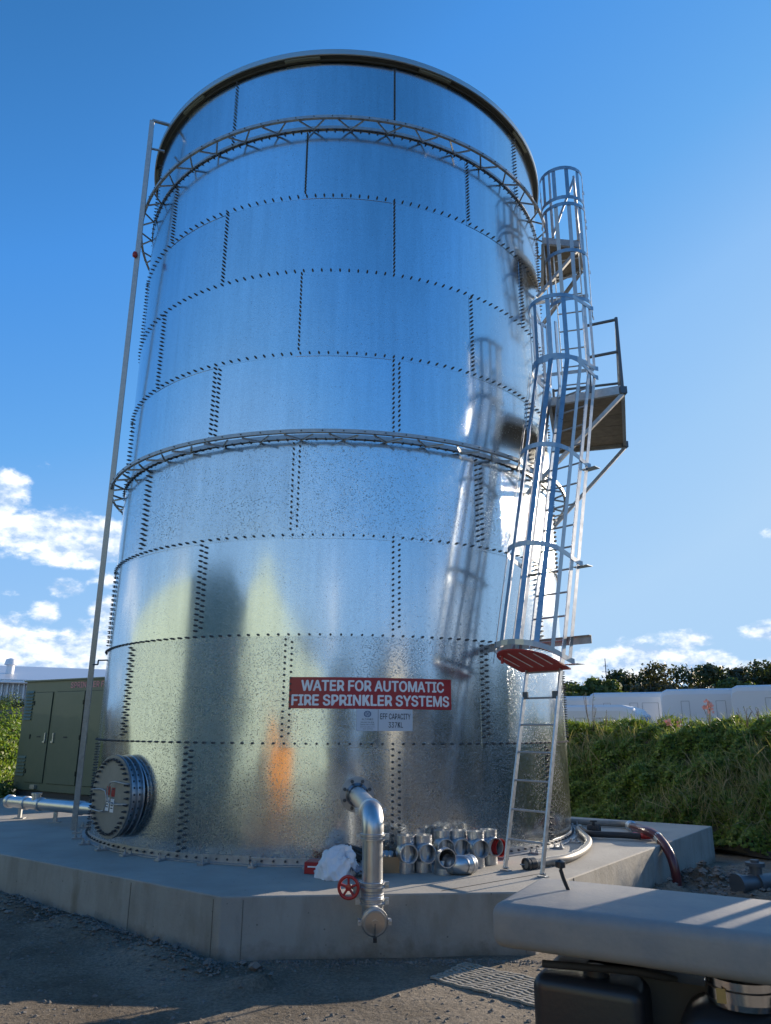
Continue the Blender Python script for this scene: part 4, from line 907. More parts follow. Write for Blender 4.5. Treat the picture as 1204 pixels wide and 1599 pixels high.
# ---------------------------------------------------------------- pump enclosure and its pipe on the left
E1 = Vector((-6.93, 5.25, 0)); ex = Vector((.80, -.60, 0)).normalized(); ey = Vector((.60, .80, 0)); EWID, EH0, EH1, EDEP = 4.2, .12, 2.36, 1.3
pe = thing('pump_enclosure', 'olive green steel fire pump enclosure with louvres behind the gauge pole', 'pump house', E1)
AXE = (ex, ey, Z)
def enclosure():
    def P(u, d, z): return E1+ex*u+ey*d+Z*z
    body = MB(); body.box(P(EWID/2, EDEP/2, (EH0+EH1)/2), (EWID, EDEP, EH1-EH0), AXE); b = body.build('body', M['green'], pe, bevel=.01)
    m = MB(); m.box(P(EWID/2, EDEP/2, .06), (EWID-.1, EDEP-.1, .12), AXE); m.build('skid', M['shadowgap'], pe)
    m = MB(); m.box(P(EWID/2, EDEP/2-.01, EH1+.012), (EWID+.06, EDEP+.08, .03), AXE); m.build('roof_sheet', M['green'], pe)
    for u0, u1 in ((.42, 1.05), (1.2, 2.15), (2.3, 3.25), (3.4, 3.95)):
        m = MB(); m.box(P((u0+u1)/2, -.004, 1.2), (u1-u0+.02, .006, 1.86), AXE); g_ = m.build('door_gap', M['green_dk'], pe)
        m = MB(); m.box(P((u0+u1)/2, -.012, 1.2), (u1-u0, .018, 1.84), AXE); dr = m.build('door', M['green'], pe, bevel=.004)
        m = MB(); s = u1-.07 if u0 < 1 else u0+.07
        m.box(P(s, -.03, 1.18), (.03, .03, .2), AXE); m.box(P(s-.015, -.04, 1.1), (.07, .03, .03), AXE); m.build('handle', M['galv'], dr)
        m = MB(); m.box(P((u0+u1)/2, -.026, 1.2), (.12, .012, .025), AXE); m.build('door_stay', M['shadowgap'], dr)
        for zz in (.5, 1.2, 1.9):
            m = MB(); m.box(P((u0 if u0 < 1 else u1), -.026, zz), (.03, .016, .09), AXE); m.build('hinge', M['green_dk'], dr)
    for z0, nn in ((1.55, 9), (.4, 6)):
        for i in range(nn):
            m = MB(); z = z0+.07*i; p = [P(.06, -.002, z), P(.34, -.002, z), P(.34, -.03, z), P(.06, -.03, z), P(.06, -.002, z+.055), P(.34, -.002, z+.055)]
            m.add(p, [(0, 3, 2, 1), (3, 4, 5, 2), (0, 4, 3), (1, 2, 5)]); m.build('louvre', M['green'], pe)
    me = embolden(text_mesh('SPRINKLER FIRE PUMP', .15, 0), .004); fit(me, 0, 1.95, 0, .125)
    for v in me.vertices:
        x, y, z = v.co; v.co = P(1.62+x, -.004-z, 2.19+y)
    flatmesh_obj('lettering', me, mat('faded_red_letters', (.55, .22, .24), .5), pe)
    m = MB(); m.box(P(.78, -.03, .2), (.16, .06, .08), AXE); m.build('latch_box', M['galv'], pe)
reparent(pe, enclosure)
sp2 = thing('suction_pipe', 'shiny galvanised pump pipe on short stands in front of the green enclosure', 'pipe', atz(60, 1265, 0))
def spipe():
    a = atz(12, 1251, .24); b = atz(140, 1263, .24); d = (b-a).normalized(); e = b+d*.55; rr = .085
    m = MB(); m.tube([a, e], rr, 20); m.build('pipe_run', M['pipe'], sp2)
    L = (b-a).length
    for f_ in (.03, .24, .42, .9):
        m = MB(); c = a+d*L*f_; m.lathe(c-d*.04, d, [(rr, 0), (rr+.018, .01), (rr+.018, .07), (rr, .08)], 20); m.build('coupling', M['pipe'], sp2)
    c = a+d*L*.36; m = MB(); m.lathe(c, Z, [(rr*.8, 0), (rr*.8, .13), (rr*.95, .13), (rr*.95, .16), (0, .16)], 16); m.build('branch', M['pipe'], sp2)
    for f_ in (.18, .62, 1.05):
        m = MB(); c = a+d*L*f_; m.box(Vector((c.x, c.y, .085)), (.05, .05, .15)); m.box(Vector((c.x, c.y, .008)), (.16, .12, .014)); m.build('stand', M['galv_dull'], sp2)
reparent(sp2, spipe)

# ---------------------------------------------------------------- truck corner in the foreground
TZ = .75
t0 = atz(768, 1412, TZ); t1 = atz(1204, 1464, TZ); t3 = atz(872, 1374, TZ); t2 = atz(1204, 1411, TZ)
tx = (t1-t0).normalized(); t1 = t0+tx*2.2; ty = Vector((-tx.y, tx.x, 0)); wd = .60
tr = thing('work_truck', 'grey truck tray corner with black plastic tanks under it at lower right', 'truck', (t0.x, t0.y, -.5))
AXT = (tx, ty, Z)
def T(u, d, z): return Vector((t0.x, t0.y, 0))+tx*u+ty*d+Z*z
def truck():
    m = MB(); m.box(T(1.12, wd/2+.02, TZ-.075), (2.26, wd+.04, .16), AXT); o = m.build('tray_guard', M['grey'], tr)
    b = o.modifiers.new('bevel', 'BEVEL'); b.width = .045; b.segments = 5
    for pl in o.data.polygons: pl.use_smooth = True
    a_ = MB(); p = T(.20, .40, TZ); a_.tube([p, p+Vector((-.02, 0, .05)), p+Vector((-.03, 0, .085))], .009, 8); a_.lathe(p, Z, [(.03, 0), (.03, .004), (0, .004)], 12); a_.lathe(p+Vector((-.03, 0, .085)), Z, [(0, 0), (.022, .008), (.022, .03), (0, .04)], 12); a_.build('rubber_latch', M['black'], tr)
    def tank_(u0, u1, d0, d1, z0, z1, mt, bv):
        m = MB(); m.box(T((u0+u1)/2, (d0+d1)/2, (z0+z1)/2), (u1-u0, d1-d0, z1-z0), AXT); o = m.build('plastic_tank', mt, tr); b = o.modifiers.new('bevel', 'BEVEL'); b.width = bv; b.segments = 6
        for pl in o.data.polygons: pl.use_smooth = True
        return o
    tank_(.11, .53, .10, .50, -.1, .50, M['black'], .05)
    m = MB(); m.lathe(T(.34, .22, .49), Z, [(.05, 0), (.05, .035), (.02, .04), (0, .04)], 16); m.build('filler_cap', M['black'], tr)
    tk = tank_(.64, 1.25, .03, .52, -.1, .49, M['black'], .12)
    m = MB(); m.lathe(T(.86, .2, .49), Z, [(.12, 0), (.125, .02), (.125, .055), (.12, .06), (.12, .085), (0, .085)], 28); cap = m.build('filler_neck', M['chrome'], tr)
    m = MB(); m.box(T(.80, .085, .53), (.03, .004, .045), AXT); m.build('amber_tag', M['brass'], tr)
    m = MB(); m.tube([T(.1, .52, .54), T(.55, .52, .54), T(.62, .5, .48)], .02, 8); m.tube([T(.15, .14, .53), T(.5, .2, .535), T(.62, .3, .5)], .014, 8); m.build('cable', M['rubber'], tr)
    m = MB(); m.box(T(1.3, .62, .3), (2.2, .09, .24), AXT); m.build('chassis_rail', M['rubber'], tr)
    m = MB(); m.box(T(.62, .42, .42), (.7, .3, .16), AXT); m.build('battery_box', M['rubber'], tr)
    # unseen rack and cab pieces added to throw shade and sun stripes onto the tray
    for u in (2.05, 2.18, 2.27, 2.36): pass
    ns = Vector((.602, -.799, 0)); Q = Vector((3.02, -7.47, 0)); sdir = Vector((.799, .602, 0))
    def shade_box(c0, c1, z0, z1, name, mt, dep=.05):
        m = MB(); m.box(Q+ns*((c0+c1)/2-7.78)+sdir*dep/2+Z*(z0+z1)/2, (c1-c0, dep, z1-z0), (ns, sdir, Z)); m.build(name, mt, tr)
    shade_box(7.78, 8.12, .3, 2.1, 'shade_panel', M['grey'], .35); shade_box(8.19, 8.235, .3, 2.1, 'shade_post', M['rubber'])
    shade_box(8.285, 10.0, .3, 2.1, 'shade_panel', M['grey'], 1.5); shade_box(7.8, 9.9, 2.1, 2.16, 'unseen_cab_roof', M['grey'], 1.5); shade_box(7.8, 9.9, .05, .3, 'chassis_rail', M['rubber'], .4)
    for c_ in (8.2, 9.7):
        m = MB(); m.lathe(Q+ns*(c_-7.78)+sdir*.1+Z*-.1, sdir, [(0, 0), (.2, 0), (.24, .03), (.4, .03), (.41, .2), (.2, .22), (0, .22)], 28); m.build('wheel', M['tyre'], tr)
reparent(tr, truck)

# ---------------------------------------------------------------- grass bank, plants, vans, trees
bd = Vector((-.76, .65, 0)).normalized(); bn = Vector((-bd.y, bd.x, 0))*-1      # bn points away from the slab
if bn.x < 0: bn = -bn
BF = Vector((6.78, 0, -.5))
def bank_h(s, d):      # s along, d across from the foot
    d = np.asarray(d, float); s = np.asarray(s, float)
    h = 1.80*np.clip(d/2.5, 0, 1)**.72
    h = h*(1-np.clip((d-4.0)/2.6, 0, 1)**2*.95)
    return h+.07*np.sin(s*1.3)+.05*np.sin(s*3.1+d*2)+.05*np.sin(s*6.3+d*5)*np.clip(d, 0, 1)
ss = np.arange(-14, 18, .25); ds = np.concatenate([np.arange(-.05, 3, .12), np.arange(3.1, 7.2, .3)])
S_, D_ = np.meshgrid(ss, ds); H_ = bank_h(S_, D_)-.02*(D_ <= 0)
PX = BF.x+bd.x*S_+bn.x*D_; PY = BF.y+bd.y*S_+bn.y*D_; n = len(ss)
i = np.arange((n-1)*(len(ds)-1)); r, cc = i//(n-1), i % (n-1); a = r*n+cc
m = MB(); m.add(np.stack([PX.ravel(), PY.ravel(), (BF.z+H_).ravel()], 1).tolist(), np.stack([a, a+1, a+n+1, a+n], 1).tolist(), True); struct(m.build('earth_bank', M['soil']))
def card_field(name, P, Nn, size, aspect, material, up_bias=0.0, blade=False, parent=None):
    """P (n,3) positions, Nn (n,3) growth normals; small leaf quads or grass blades with real size"""
    n = len(P); d = Nn+rng.normal(0, .55, (n, 3)); d[:, 2] += up_bias; d /= np.linalg.norm(d, axis=1)[:, None]
    t = np.cross(d, rng.normal(0, 1, (n, 3))); t /= np.linalg.norm(t, axis=1)[:, None]
    s = (size*rng.uniform(.6, 1.4, n))[:, None]
    if blade:
        droop = np.cross(t, d)*rng.normal(0, .4, (n, 1))-np.array([0, 0, .12])
        w = t*s*aspect; mid = P+(d*.58+droop*.22)*s; tip = P+(d+droop)*s
        v = np.stack([P-w, P+w, mid+w*.8, mid-w*.8, tip+w*.15, tip-w*.15], 1); vv = v.reshape(-1, 3)
        b0 = (np.arange(n)*6)[:, None]; faces = np.concatenate([b0+np.array([[0, 1, 2, 3]]), b0+np.array([[3, 2, 4, 5]])], 1).reshape(-1, 4)
    else:
        b = np.cross(d, t); v = np.stack([P-t*s*.5, P+b*s*aspect*.5+d*s*.12, P+t*s*.5, P-b*s*aspect*.5+d*s*.12], 1); vv = v.reshape(-1, 3); faces = np.arange(n*4).reshape(-1, 4)
    me = D.meshes.new(name); me.vertices.add(len(vv)); me.vertices.foreach_set('co', vv.ravel()); me.loops.add(len(faces)*4); me.loops.foreach_set('vertex_index', faces.ravel().astype(np.int32))
    me.polygons.add(len(faces)); me.polygons.foreach_set('loop_start', np.arange(0, len(faces)*4, 4, dtype=np.int32)); me.update(calc_edges=True); me.materials.append(material)
    o = D.objects.new(name, me); COL.objects.link(o)
    if parent: o.parent = parent
    return o
def bank_pts(n, s0=-5, s1=8.5, d0=-.05, d1=4.2, lift=.05):
    s = rng.uniform(s0, s1, n); d = d0+(d1-d0)*rng.beta(1.1, 1.9, n); h = bank_h(s, d); e = .02
    gr_ = (bank_h(s, d+e)-h)/e; cl = .07*(np.sin(s*4.7+d*3)+np.sin(s*9.1-h*7)+np.sin(h*11+s*2))+.04*np.sin(s*21+h*17)
    N_ = np.stack([-bn.x*gr_, -bn.y*gr_, np.ones(n)], 1); N_ /= np.linalg.norm(N_, axis=1)[:, None]
    P = np.stack([BF.x+bd.x*s+bn.x*d, BF.y+bd.y*s+bn.y*d, BF.z+h], 1)+N_*(lift+cl+.08+rng.uniform(-.05, .07, n))[:, None]
    return P, N_
P, N_ = bank_pts(190000); o = card_field('creeper', P, N_, .058, .8, M['leaf'], .35); o['kind'] = 'stuff'
P, N_ = bank_pts(30000, lift=-.03); o = card_field('bank_grass', P, N_*.8+np.array([-.1, 0, .5]), .24, .02, M['grass'], .3, True); o['kind'] = 'stuff'
P, N_ = bank_pts(9000, d0=.1, d1=2.4); sel = rng.random(len(P)) < np.clip(.3+np.sin(P[:, 1]*2.1)*.7, 0, 1); o = card_field('dry_grass', P[sel], N_[sel]*.6+np.array([-.2, -.1, .6]), .36, .015, leafmat('dry_grass_blades', [(.22, .19, .1), (.3, .26, .14), (.14, .13, .06)], .3), .2, True); o['kind'] = 'stuff'
def weed(px, py, h, lbl, flower=False, nst=6, seed=0):
    r_ = random.Random(seed); d = ray(px, py); base = None
    # where the view ray meets the crest of the bank
    for t in np.linspace(8, 24, 400):
        p = CO+d*t; q = p-BF; s = q.dot(bd); dd = q.dot(bn)
        if dd > 2.6: base = Vector((p.x, p.y, BF.z+float(bank_h(s, dd))+.05)); break
    root = thing('weed_plant', lbl, 'weed', base)
    def go():
        st = MB(); lf = MB(); fl = MB()
        for i in range(nst):
            e = base+Vector((r_.uniform(-.16, .16), r_.uniform(-.16, .16), h*r_.uniform(.6, 1.05))); p = smooth_path([base, base.lerp(e, .5)+Vector((r_.uniform(-.04, .04), 0, .02)), e], 4); st.tube(p, .005, 4, True)
            for k in range(9):
                c = base.lerp(e, r_.uniform(.25, 1)); a = r_.uniform(0, 6.28); w = r_.uniform(.03, .07); u = Vector((math.cos(a), math.sin(a), r_.uniform(-.3, .5))).normalized(); s = u.cross(Z).normalized()*w*.3
                lf.add([c, c+u*w*.5+s, c+u*w, c+u*w*.5-s], [(0, 1, 2, 3)])
            if flower:
                for k in range(6):
                    c = e+Vector((r_.uniform(-.05, .05), r_.uniform(-.05, .05), r_.uniform(-.04, .05))); a = r_.uniform(0, 6.28); w = .03; u = Vector((math.cos(a), 0, math.sin(a)))*w; s = Vector((-math.sin(a), .3, math.cos(a)))*w
                    fl.add([c-u, c-s, c+u, c+s], [(0, 1, 2, 3)])
        st.build('stems', M['bark'], root); lf.build('leaves', M['leaf'], root)
        if flower: fl.build('flowers', M['flower'], root, stuff=True)
    reparent(root, go)
weed(925, 1138, 1.0, 'tall dark leafy weed standing alone before the leftmost van', seed=1, nst=7); weed(943, 1138, .62, 'lower leafy weed right of the tall dark weed', seed=2, nst=5)
weed(1108, 1128, .5, 'weed carrying pink flower heads in front of the white vans', True, 6, 3); weed(1048, 1136, .22, 'small pink tinged weed left of the flowering one', True, 4, 4)
weed(1165, 1132, .5, 'bluish weedy clump with white blooms at the right of the bank', False, 8, 5); weed(1185, 1130, .45, 'rightmost leafy weed on the bank crest', False, 6, 6)

def van(px_l, px_r, dist, top_px, label, nose_right=True, roll_=.0, windows=False, nose=1, grp='white vans parked behind the grass bank'):
    """side profile in x (length) and z, extruded across with rounded roof edges"""
    mid = ray((px_l+px_r)/2, 1137); mid.z = 0; mid.normalize(); rt_ = Vector((mid.y, -mid.x, 0))
    c = Vector((CO.x, CO.y, 0))+mid*dist; Lw = (px_r-px_l)/FPX*dist*1.03; H = (1137-top_px)/FPX*dist+CO.z+.5
    root = thing('van', label, 'van', (c.x, c.y, -.5), grp)
    th = R_(roll_); lx = rt_*math.cos(th)+mid*math.sin(th); ly = -rt_*math.sin(th)+mid*math.cos(th)
    def W(u, w, z): return c+lx*u+ly*w+Z*(z-.5)
    def go():
        wdt = 1.9; prof = [(-Lw/2, .35), (-Lw/2+.01, H-.2), (-Lw/2+.06, H-.06), (-Lw/2+.18, H), (Lw/2-.16-.7*nose, H), (Lw/2-.06-.5*nose, H-.05-.04*nose), (Lw/2-.02-.38*nose, H-.16-.1*nose), (Lw/2-.01-.24*nose, H-.55-.2*nose), (Lw/2-.1*nose, H-1.15), (Lw/2, .9), (Lw/2, .35)]
        m = MB(); k = len(prof); lay = []
        for w, sh in ((0, .16), (.05, .05), (.16, 0), (wdt-.16, 0), (wdt-.05, .05), (wdt, .16)):
            lay.append([W(u, w, z-(sh if z > 1 else 0)) for u, z in prof])
        vs = [v for l in lay for v in l]
        m.add(vs, [(j*k+i, j*k+(i+1) % k, (j+1)*k+(i+1) % k, (j+1)*k+i) for j in range(5) for i in range(k)], False); m.add(lay[0], [tuple(range(k))[::-1]]); m.add(lay[-1], [tuple(range(k))]); m.build('body', M['vanw'], root)
        for u0, u1 in ((-Lw*.32, -Lw*.32+.22), (-Lw*.02, -Lw*.02+.25), (Lw*.12, Lw*.12+.5)):
            m = MB()
            for uu in (u0, u1): m.box(W(uu, -.004, H-.85), (.012, .008, 1.0), (lx, ly, Z))
            m.box(W((u0+u1)/2, -.004, H-.35), (u1-u0, .008, .012), (lx, ly, Z)); m.build('door_seam', M['groove'], root)
        if windows:
            for q in range(2):
                a, b = prof[6], prof[8]; m = MB(); w0, w1 = .12+q*.85, .85+q*.85
                m.add([W(a[0]+.02, w0, a[1]-.05), W(a[0]+.02, w1, a[1]-.05), W(b[0]+.02, w1, b[1]+.1), W(b[0]+.02, w0, b[1]+.1)], [(0, 1, 2, 3)]); m.build('window', M['glass'], root)
        for u in (-Lw*.33, Lw*.3):
            for w in (.02, wdt-.22):
                m = MB(); m.lathe(W(u, w, .34), ly, [(0, 0), (.2, 0), (.33, .01), (.34, .03), (.34, .19), (0, .2)], 20); m.build('wheel', M['tyre'], root)
    reparent(root, go); return root, W, H, Lw
van(1188, 1420, 23.0, 1077, 'rightmost white van, cut off by the frame edge', nose=.2); van(1053, 1200, 23.8, 1081, 'widest white van side with three door seams', roll_=-3, nose=.15)
van(930, 1049, 26.5, 1085, 'white van between the seamed van and the leftmost pair', roll_=-8, nose=.15); van(820, 974, 30.0, 1090, 'white van partly hidden behind the nearest one at left', roll_=-14, nose=.15)
r4, W4, H4, L4 = van(800, 1008, 22.0, 1103, 'nearest low white van with rounded sloping nose and windows at left', roll_=-14, windows=True)
m = MB(); u = L4*.5-1.95
for pts_ in (((-.06, .1), (-.05, -.1), (.0, -.12), (.03, -.08)), ((.06, .08), (.14, .09), (.1, 0), (.14, -.08), (.07, -.09))):
    P_ = [W4(-L4*.18+a, -.006, H4-.5+b) for a, b in pts_]
    for a, b in zip(P_[:-1], P_[1:]): m.bar(a, b, .006, .012)
mk = m.build('sprayed_mark', M['orangepaint']); mk.parent = r4; mk.matrix_parent_inverse = Matrix.Translation(-Vector(r4.location))

def tree(x, y, h, w, label, material, seed, grp='trees beyond the white vans', trunk=.35, zb=-.5, nl=7000, leaf=.24):
    r_ = np.random.default_rng(seed); root = thing('tree', label, 'tree', (x, y, zb), grp)
    b = Vector((x, y, zb)); m = MB(); top = b+Z*h*.8; m.tube([b, b.lerp(top, .4)+Vector((.1*w*.2, 0, 0)), top], .2, 7, True, [.035*h, .025*h, .008*h])
    clumps = []
    for i in range(18):
        a = r_.uniform(0, 6.28); rr = r_.uniform(.15, 1)*w/2; zz = r_.uniform(trunk, .93)*h; k = math.sqrt(max(.15, 1-((zz/h-.4)/.62)**2)); p = Vector((x+rr*k*math.cos(a), y+rr*k*math.sin(a), zb+zz)); clumps.append((p, r_.uniform(.2, .34)*w*.6))
        m.tube([b.lerp(top, min(.9, zz/h*.8)), p], .03, 5, False, [.012*h, .004*h])
    tk = m.build('trunk', M['bark']); keep(tk, root)
    P = []; Nn = []
    per = nl//len(clumps)
    for p, rad in clumps:
        d = r_.normal(0, 1, (per, 3)); d /= np.linalg.norm(d, axis=1)[:, None]; q = rad*r_.uniform(.55, 1.08, (per, 1))*(1+.25*np.sin(d[:, :1]*7+d[:, 1:2]*5))
        P.append(np.array(p)+d*q*np.array([1, 1, .72])); Nn.append(d)
    o = card_field('crown', np.concatenate(P), np.concatenate(Nn), leaf, .75, material); keep(o, root)
def tree_px(px, dist, top_px, wpx, label, material, seed, **k):
    d = ray(px, 1137); d.z = 0; d.normalize(); h = (1137-top_px)/FPX*dist+CO.z+.5; tree(CO.x+d.x*dist, CO.y+d.y*dist, h*.97, wpx/FPX*dist*1.85, label, material, seed, **k)
for i, (px, dist, tp, w, mt, lb) in enumerate(((905, 52, 1060, 38, 'tree', 'rounded dark tree at the left end of the treeline beside the tank'), (893, 46, 1076, 30, 'treegreen', 'low brighter green bush at the left foot of the treeline'), (932, 50, 1056, 40, 'treegreen', 'mid green tree second from the left in the treeline'),
        (962, 48, 1062, 36, 'treegreen', 'green tree under the thin mast'), (990, 58, 1046, 56, 'tree', 'dark tall tree with ragged top right of the mast'), (1022, 54, 1044, 58, 'tree2', 'broad olive brown tree in the middle of the treeline'), (1052, 60, 1043, 30, 'tree', 'narrow dark tree rising behind the gap between crowns'),
        (1075, 52, 1062, 52, 'tree2', 'low olive tree behind the seamed white van'), (1100, 62, 1044, 48, 'tree', 'feathery dark tree right of the narrow one'), (1128, 56, 1042, 56, 'tree', 'tallest dark tree in the right half of the treeline'), (1150, 50, 1062, 40, 'treegreen', 'small yellowish green tree low in the right half'),
        (1168, 58, 1050, 52, 'tree2', 'rounded olive tree second from the frame edge'), (1198, 56, 1046, 60, 'tree', 'dark tree cut off by the right edge of the frame'), (1240, 58, 1044, 70, 'tree', 'dark tree just beyond the right edge'), (868, 54, 1066, 40, 'tree', 'dark tree mostly hidden behind the tank at the treeline start'))):
    tree_px(px, dist, tp, w, lb, M[mt], 20+i, trunk=.12)
d = ray(953, 1137); d.z = 0; d.normalize(); q = CO+d*95; ms = thing('radio_mast', 'thin grey mast rising above the trees', 'mast', (q.x, q.y, -.5))
def mast():
    b = Vector(ms.location); m = MB(); m.tube([b, b+Z*10.2], .09, 5, True, [.12, .05]); m.build('pole', M['rail'], ms)
    m = MB(); m.bar(b+Z*8.6-Vector((.5, 0, 0)), b+Z*8.6+Vector((.5, 0, 0)), .06, .06); m.build('cross_arm', M['rail'], ms); m = MB(); m.bar(b+Z*9.3-Vector((.3, 0, 0)), b+Z*9.3+Vector((.3, 0, 0)), .06, .06); m.build('cross_arm', M['rail'], ms)
reparent(ms, mast)

# ---------------------------------------------------------------- left background: shed, bank with bushes, low rubble
dl = ray(8, 1100); dl.z = 0; dl.normalize(); rl = Vector((dl.y, -dl.x, 0)); cl = Vector((CO.x, CO.y, 0))+dl*46
sh = thing('iron_shed', 'pale corrugated iron shed with a roof vent far left behind the enclosure', 'shed', (cl.x, cl.y, -.5))
def shed():
    def P(u, d, z): return cl+rl*u+dl*d+Z*z
    for q in range(60):
        u = -10+.27*q-.0; m = MB() if q == 0 else m
        m.tube([P(u, 0, -.5), P(u, 0, 3.75)], .09, 5, False)
    m.box(P(-2, .4, 1.6), (16.2, .6, 4.2), (rl, dl, Z)); w_ = m.build('wall', M['iron'], sh)
    m = MB(); m.add([P(-10.2, -.25, 3.72), P(6.6, -.25, 3.72), P(6.6, 8, 5.0), P(-10.2, 8, 5.0), P(-10.2, -.25, 3.85), P(6.6, -.25, 3.85), P(6.6, 8, 5.13), P(-10.2, 8, 5.13)], [(3, 2, 1, 0), (4, 5, 6, 7), (0, 1, 5, 4), (1, 2, 6, 5), (2, 3, 7, 6), (3, 0, 4, 7)]); m.build('roof', M['iron'], sh)
    m = MB(); m.lathe(P(0.0, 3, 4.3), Z, [(.22, 0), (.22, .5), (.36, .55), (.3, .85), (0, .95)], 14); m.build('roof_vent', M['white'], sh)
    m = MB(); m.tube([P(-10, -.3, 3.7), P(6.6, -.3, 3.7)], .07, 6); m.build('gutter', M['white'], sh)
reparent(sh, shed)
# mound with bushes left of the enclosure
cm = Vector((CO.x, CO.y, 0))+dl*23
Xg = np.linspace(-14, 3.6, 60); Yg = np.linspace(-3, 14, 30); XX, YY = np.meshgrid(Xg, Yg)
hh = 2.35*np.clip((YY+3)/4.0, 0, 1)**1.2*np.clip((3.6-XX)/2.2, 0, 1)+.12*np.sin(XX*2)+.1*np.sin(YY*3+XX)
vx = cm.x+rl.x*XX+dl.x*YY; vy = cm.y+rl.y*XX+dl.y*YY; n = len(Xg); i = np.arange((n-1)*(len(Yg)-1)); r, cc = i//(n-1), i % (n-1); a = r*n+cc
m = MB(); m.add(np.stack([vx.ravel(), vy.ravel(), (-.55+hh).ravel()], 1).tolist(), np.stack([a, a+1, a+n+1, a+n], 1).tolist(), True); struct(m.build('earth_mound', M['soil']))
def bush(px, dist, zb, h, w, label, material, seed):
    d = ray(px, 1137); d.z = 0; d.normalize(); r_ = np.random.default_rng(seed); x, y = CO.x+d.x*dist, CO.y+d.y*dist
    root = thing('bush', label, 'bush', (x, y, zb), 'bushes on the mound left of the enclosure'); m = MB()
    for i in range(5): m.tube([Vector((x, y, zb)), Vector((x+r_.uniform(-.4, .4)*w, y+r_.uniform(-.3, .3)*w, zb+h*.7))], .02, 4, False)
    keep(m.build('stems', M['bark']), root); n = 5200; dd = r_.normal(0, 1, (n, 3)); dd /= np.linalg.norm(dd, axis=1)[:, None]
    lump = 1+.22*np.sin(dd[:, :1]*6+seed)+.18*np.sin(dd[:, 1:2]*9+dd[:, 2:]*7)
    Pp = np.array([x, y, zb+h*.45])+dd*lump*r_.uniform(.6, 1, (n, 1))*np.array([w/2, w/2, h*.55]); keep(card_field('foliage', Pp, dd, .075, .6, material, .2), root)
bush(6, 21, .3, 1.5, 1.5, 'bright bushy green shrub at the left frame edge beside the enclosure', M['leaf'], 51); bush(-40, 20, -.1, 1.9, 2.2, 'dense green shrub cut by the left frame edge', M['leaf'], 52)
bush(24, 22.5, .4, 1.0, .9, 'smaller shrub tucked behind the enclosure corner', M['leaf'], 53); bush(0, 18.5, -.5, .8, .9, 'low grassy clump beside the slab at the far left', M['grass'], 54)
bush(36, 30, 1.2, 1.1, 1.4, 'dark small bush in front of the iron shed', M['tree'], 55); bush(2, 34, 1.3, 1.3, 1.6, 'bright bush below the shed wall at the frame edge', M['treegreen'], 56)

# ---------------------------------------------------------------- what stands behind the photographer, seen mirrored in the tank
wd_ = Vector((-math.cos(R_(37)), -math.sin(R_(37)), 0)); wt = Vector((-wd_.y, wd_.x, 0))
def warehouse():
    root = thing('warehouse', 'pale green warehouse wall with low gable facing the tank, seen mirrored in it', 'warehouse', wd_*15+Vector((0, 0, -.5)))
    def P(u, d, z): return wd_*(15+d)+wt*u+Z*z
    def go():
        pan = 26; u0, u1 = -22, 17.0
        def top(u): return 5.7 if u < 2.2 else 4.9+1.5*max(0, 1-abs(u-6.2)/2.6)-max(0, u-8)*.22
        for i in range(pan):
            a = u0+(u1-u0)*i/pan; b = u0+(u1-u0)*(i+1)/pan-.015
            m = MB(); vs = [P(a, 0, -.5), P(b, 0, -.5), P(b, 0, top(b)), P(a, 0, top(a)), P(a, .25, -.5), P(b, .25, -.5), P(b, .25, top(b)), P(a, .25, top(a))]
            m.add(vs, [(0, 1, 2, 3), (7, 6, 5, 4), (0, 4, 5, 1), (1, 5, 6, 2), (2, 6, 7, 3), (3, 7, 4, 0)]); m.build('wall_panel', M['wallpaint'], root)
        m = MB(); m.add([P(u0, .25, 4.5), P(u1, .25, 4.5), P(u1, 14, 5.4), P(u0, 14, 5.4)], [(0, 1, 2, 3)]); m.add([P(u0, 14, -.5), P(u1, 14, -.5), P(u1, 14, 5.4), P(u0, 14, 5.4)], [(0, 1, 2, 3)]); m.build('roof', M['wallroof'], root)
    reparent(root, go)
warehouse()
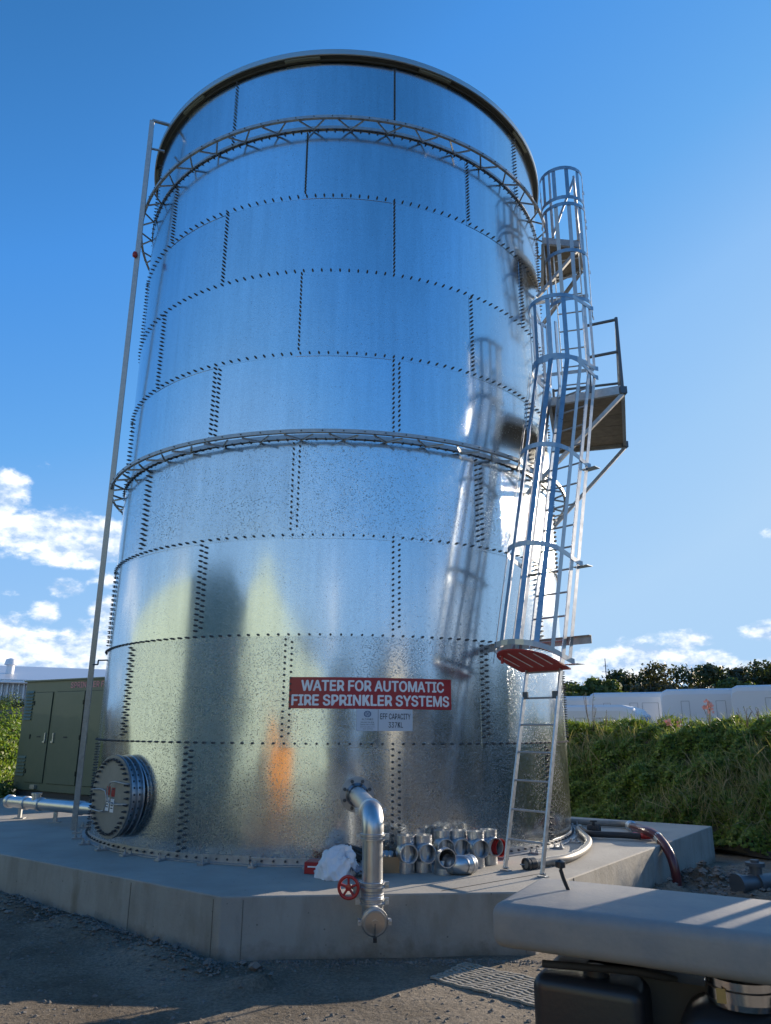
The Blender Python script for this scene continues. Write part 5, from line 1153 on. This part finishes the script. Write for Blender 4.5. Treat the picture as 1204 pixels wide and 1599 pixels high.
def excavator():
    c = Vector((-4.1, -11.6, -.5)); root = thing('excavator', 'orange excavator parked behind the photographer, mirrored as an orange glow', 'excavator', c)
    def go():
        m = MB(); m.box(c+Z*.35, (1.2, 2.0, .55)); m.build('tracks', M['rubber'], root, bevel=.1)
        m = MB(); m.box(c+Z*1.05, (1.3, 1.6, .75)); m.build('house', M['orange'], root, bevel=.08)
        m = MB(); m.box(c+Z*1.85+Vector((.25, .2, 0)), (.7, .8, .9)); m.build('cab', M['glass'], root, bevel=.05)
        m = MB(); p = [c+Vector((-.3, .7, 1.1)), c+Vector((-.3, 1.4, 2.1)), c+Vector((-.3, 2.3, 1.6))]; m.bar(p[0], p[1], .2, .25); m.bar(p[1], p[2], .18, .2); m.build('boom', M['orange'], root)
        m = MB(); m.box(c+Vector((-.3, 2.35, 1.2)), (.5, .35, .5)); m.build('bucket', M['rubber'], root, bevel=.05)
    reparent(root, go)
excavator()
cw = thing('cream_shed', 'small cream shed behind the photographer, mirrored right of the sign', 'shed', (8.0, -19, -.5))
def cshed():
    b = Vector(cw.location); m = MB(); m.box(b+Z*2.2, (2.6, 3, 4.4)); m.build('wall', M['cream'], cw); m = MB(); m.box(b+Z*4.45, (2.9, 3.3, .1)); m.build('roof', M['wallroof'], cw)
    m = MB(); m.box(b+Vector((0, 1.52, 1.0)), (.9, .05, 2)); m.build('door', M['rail'], cw)
reparent(cw, cshed)
for i, (x, y, h, w, mt) in enumerate(((1, -31, 4.2, 8, 'tree'), (8.5, -27, 4.0, 8, 'treegreen'), (13, -21, 4.0, 8, 'tree'), (17, -16, 3.9, 8, 'tree2'), (20, -10, 4.0, 8, 'tree'), (23, -4, 4.2, 8, 'treegreen'), (-6, -31, 4.5, 7, 'tree2'))):
    tree(x, y, h, w, ('dark tree behind the photographer beyond the cream shed', 'bright tree behind the photographer beyond the cream shed', 'dark tree off to the back right', 'olive tree off to the back right', 'dark tree off to the right', 'bright green tree off to the right of the bank', 'olive tree behind the photographer')[i], M[mt], 80+i, 'trees behind the photographer', nl=5000, leaf=.3, trunk=.1)
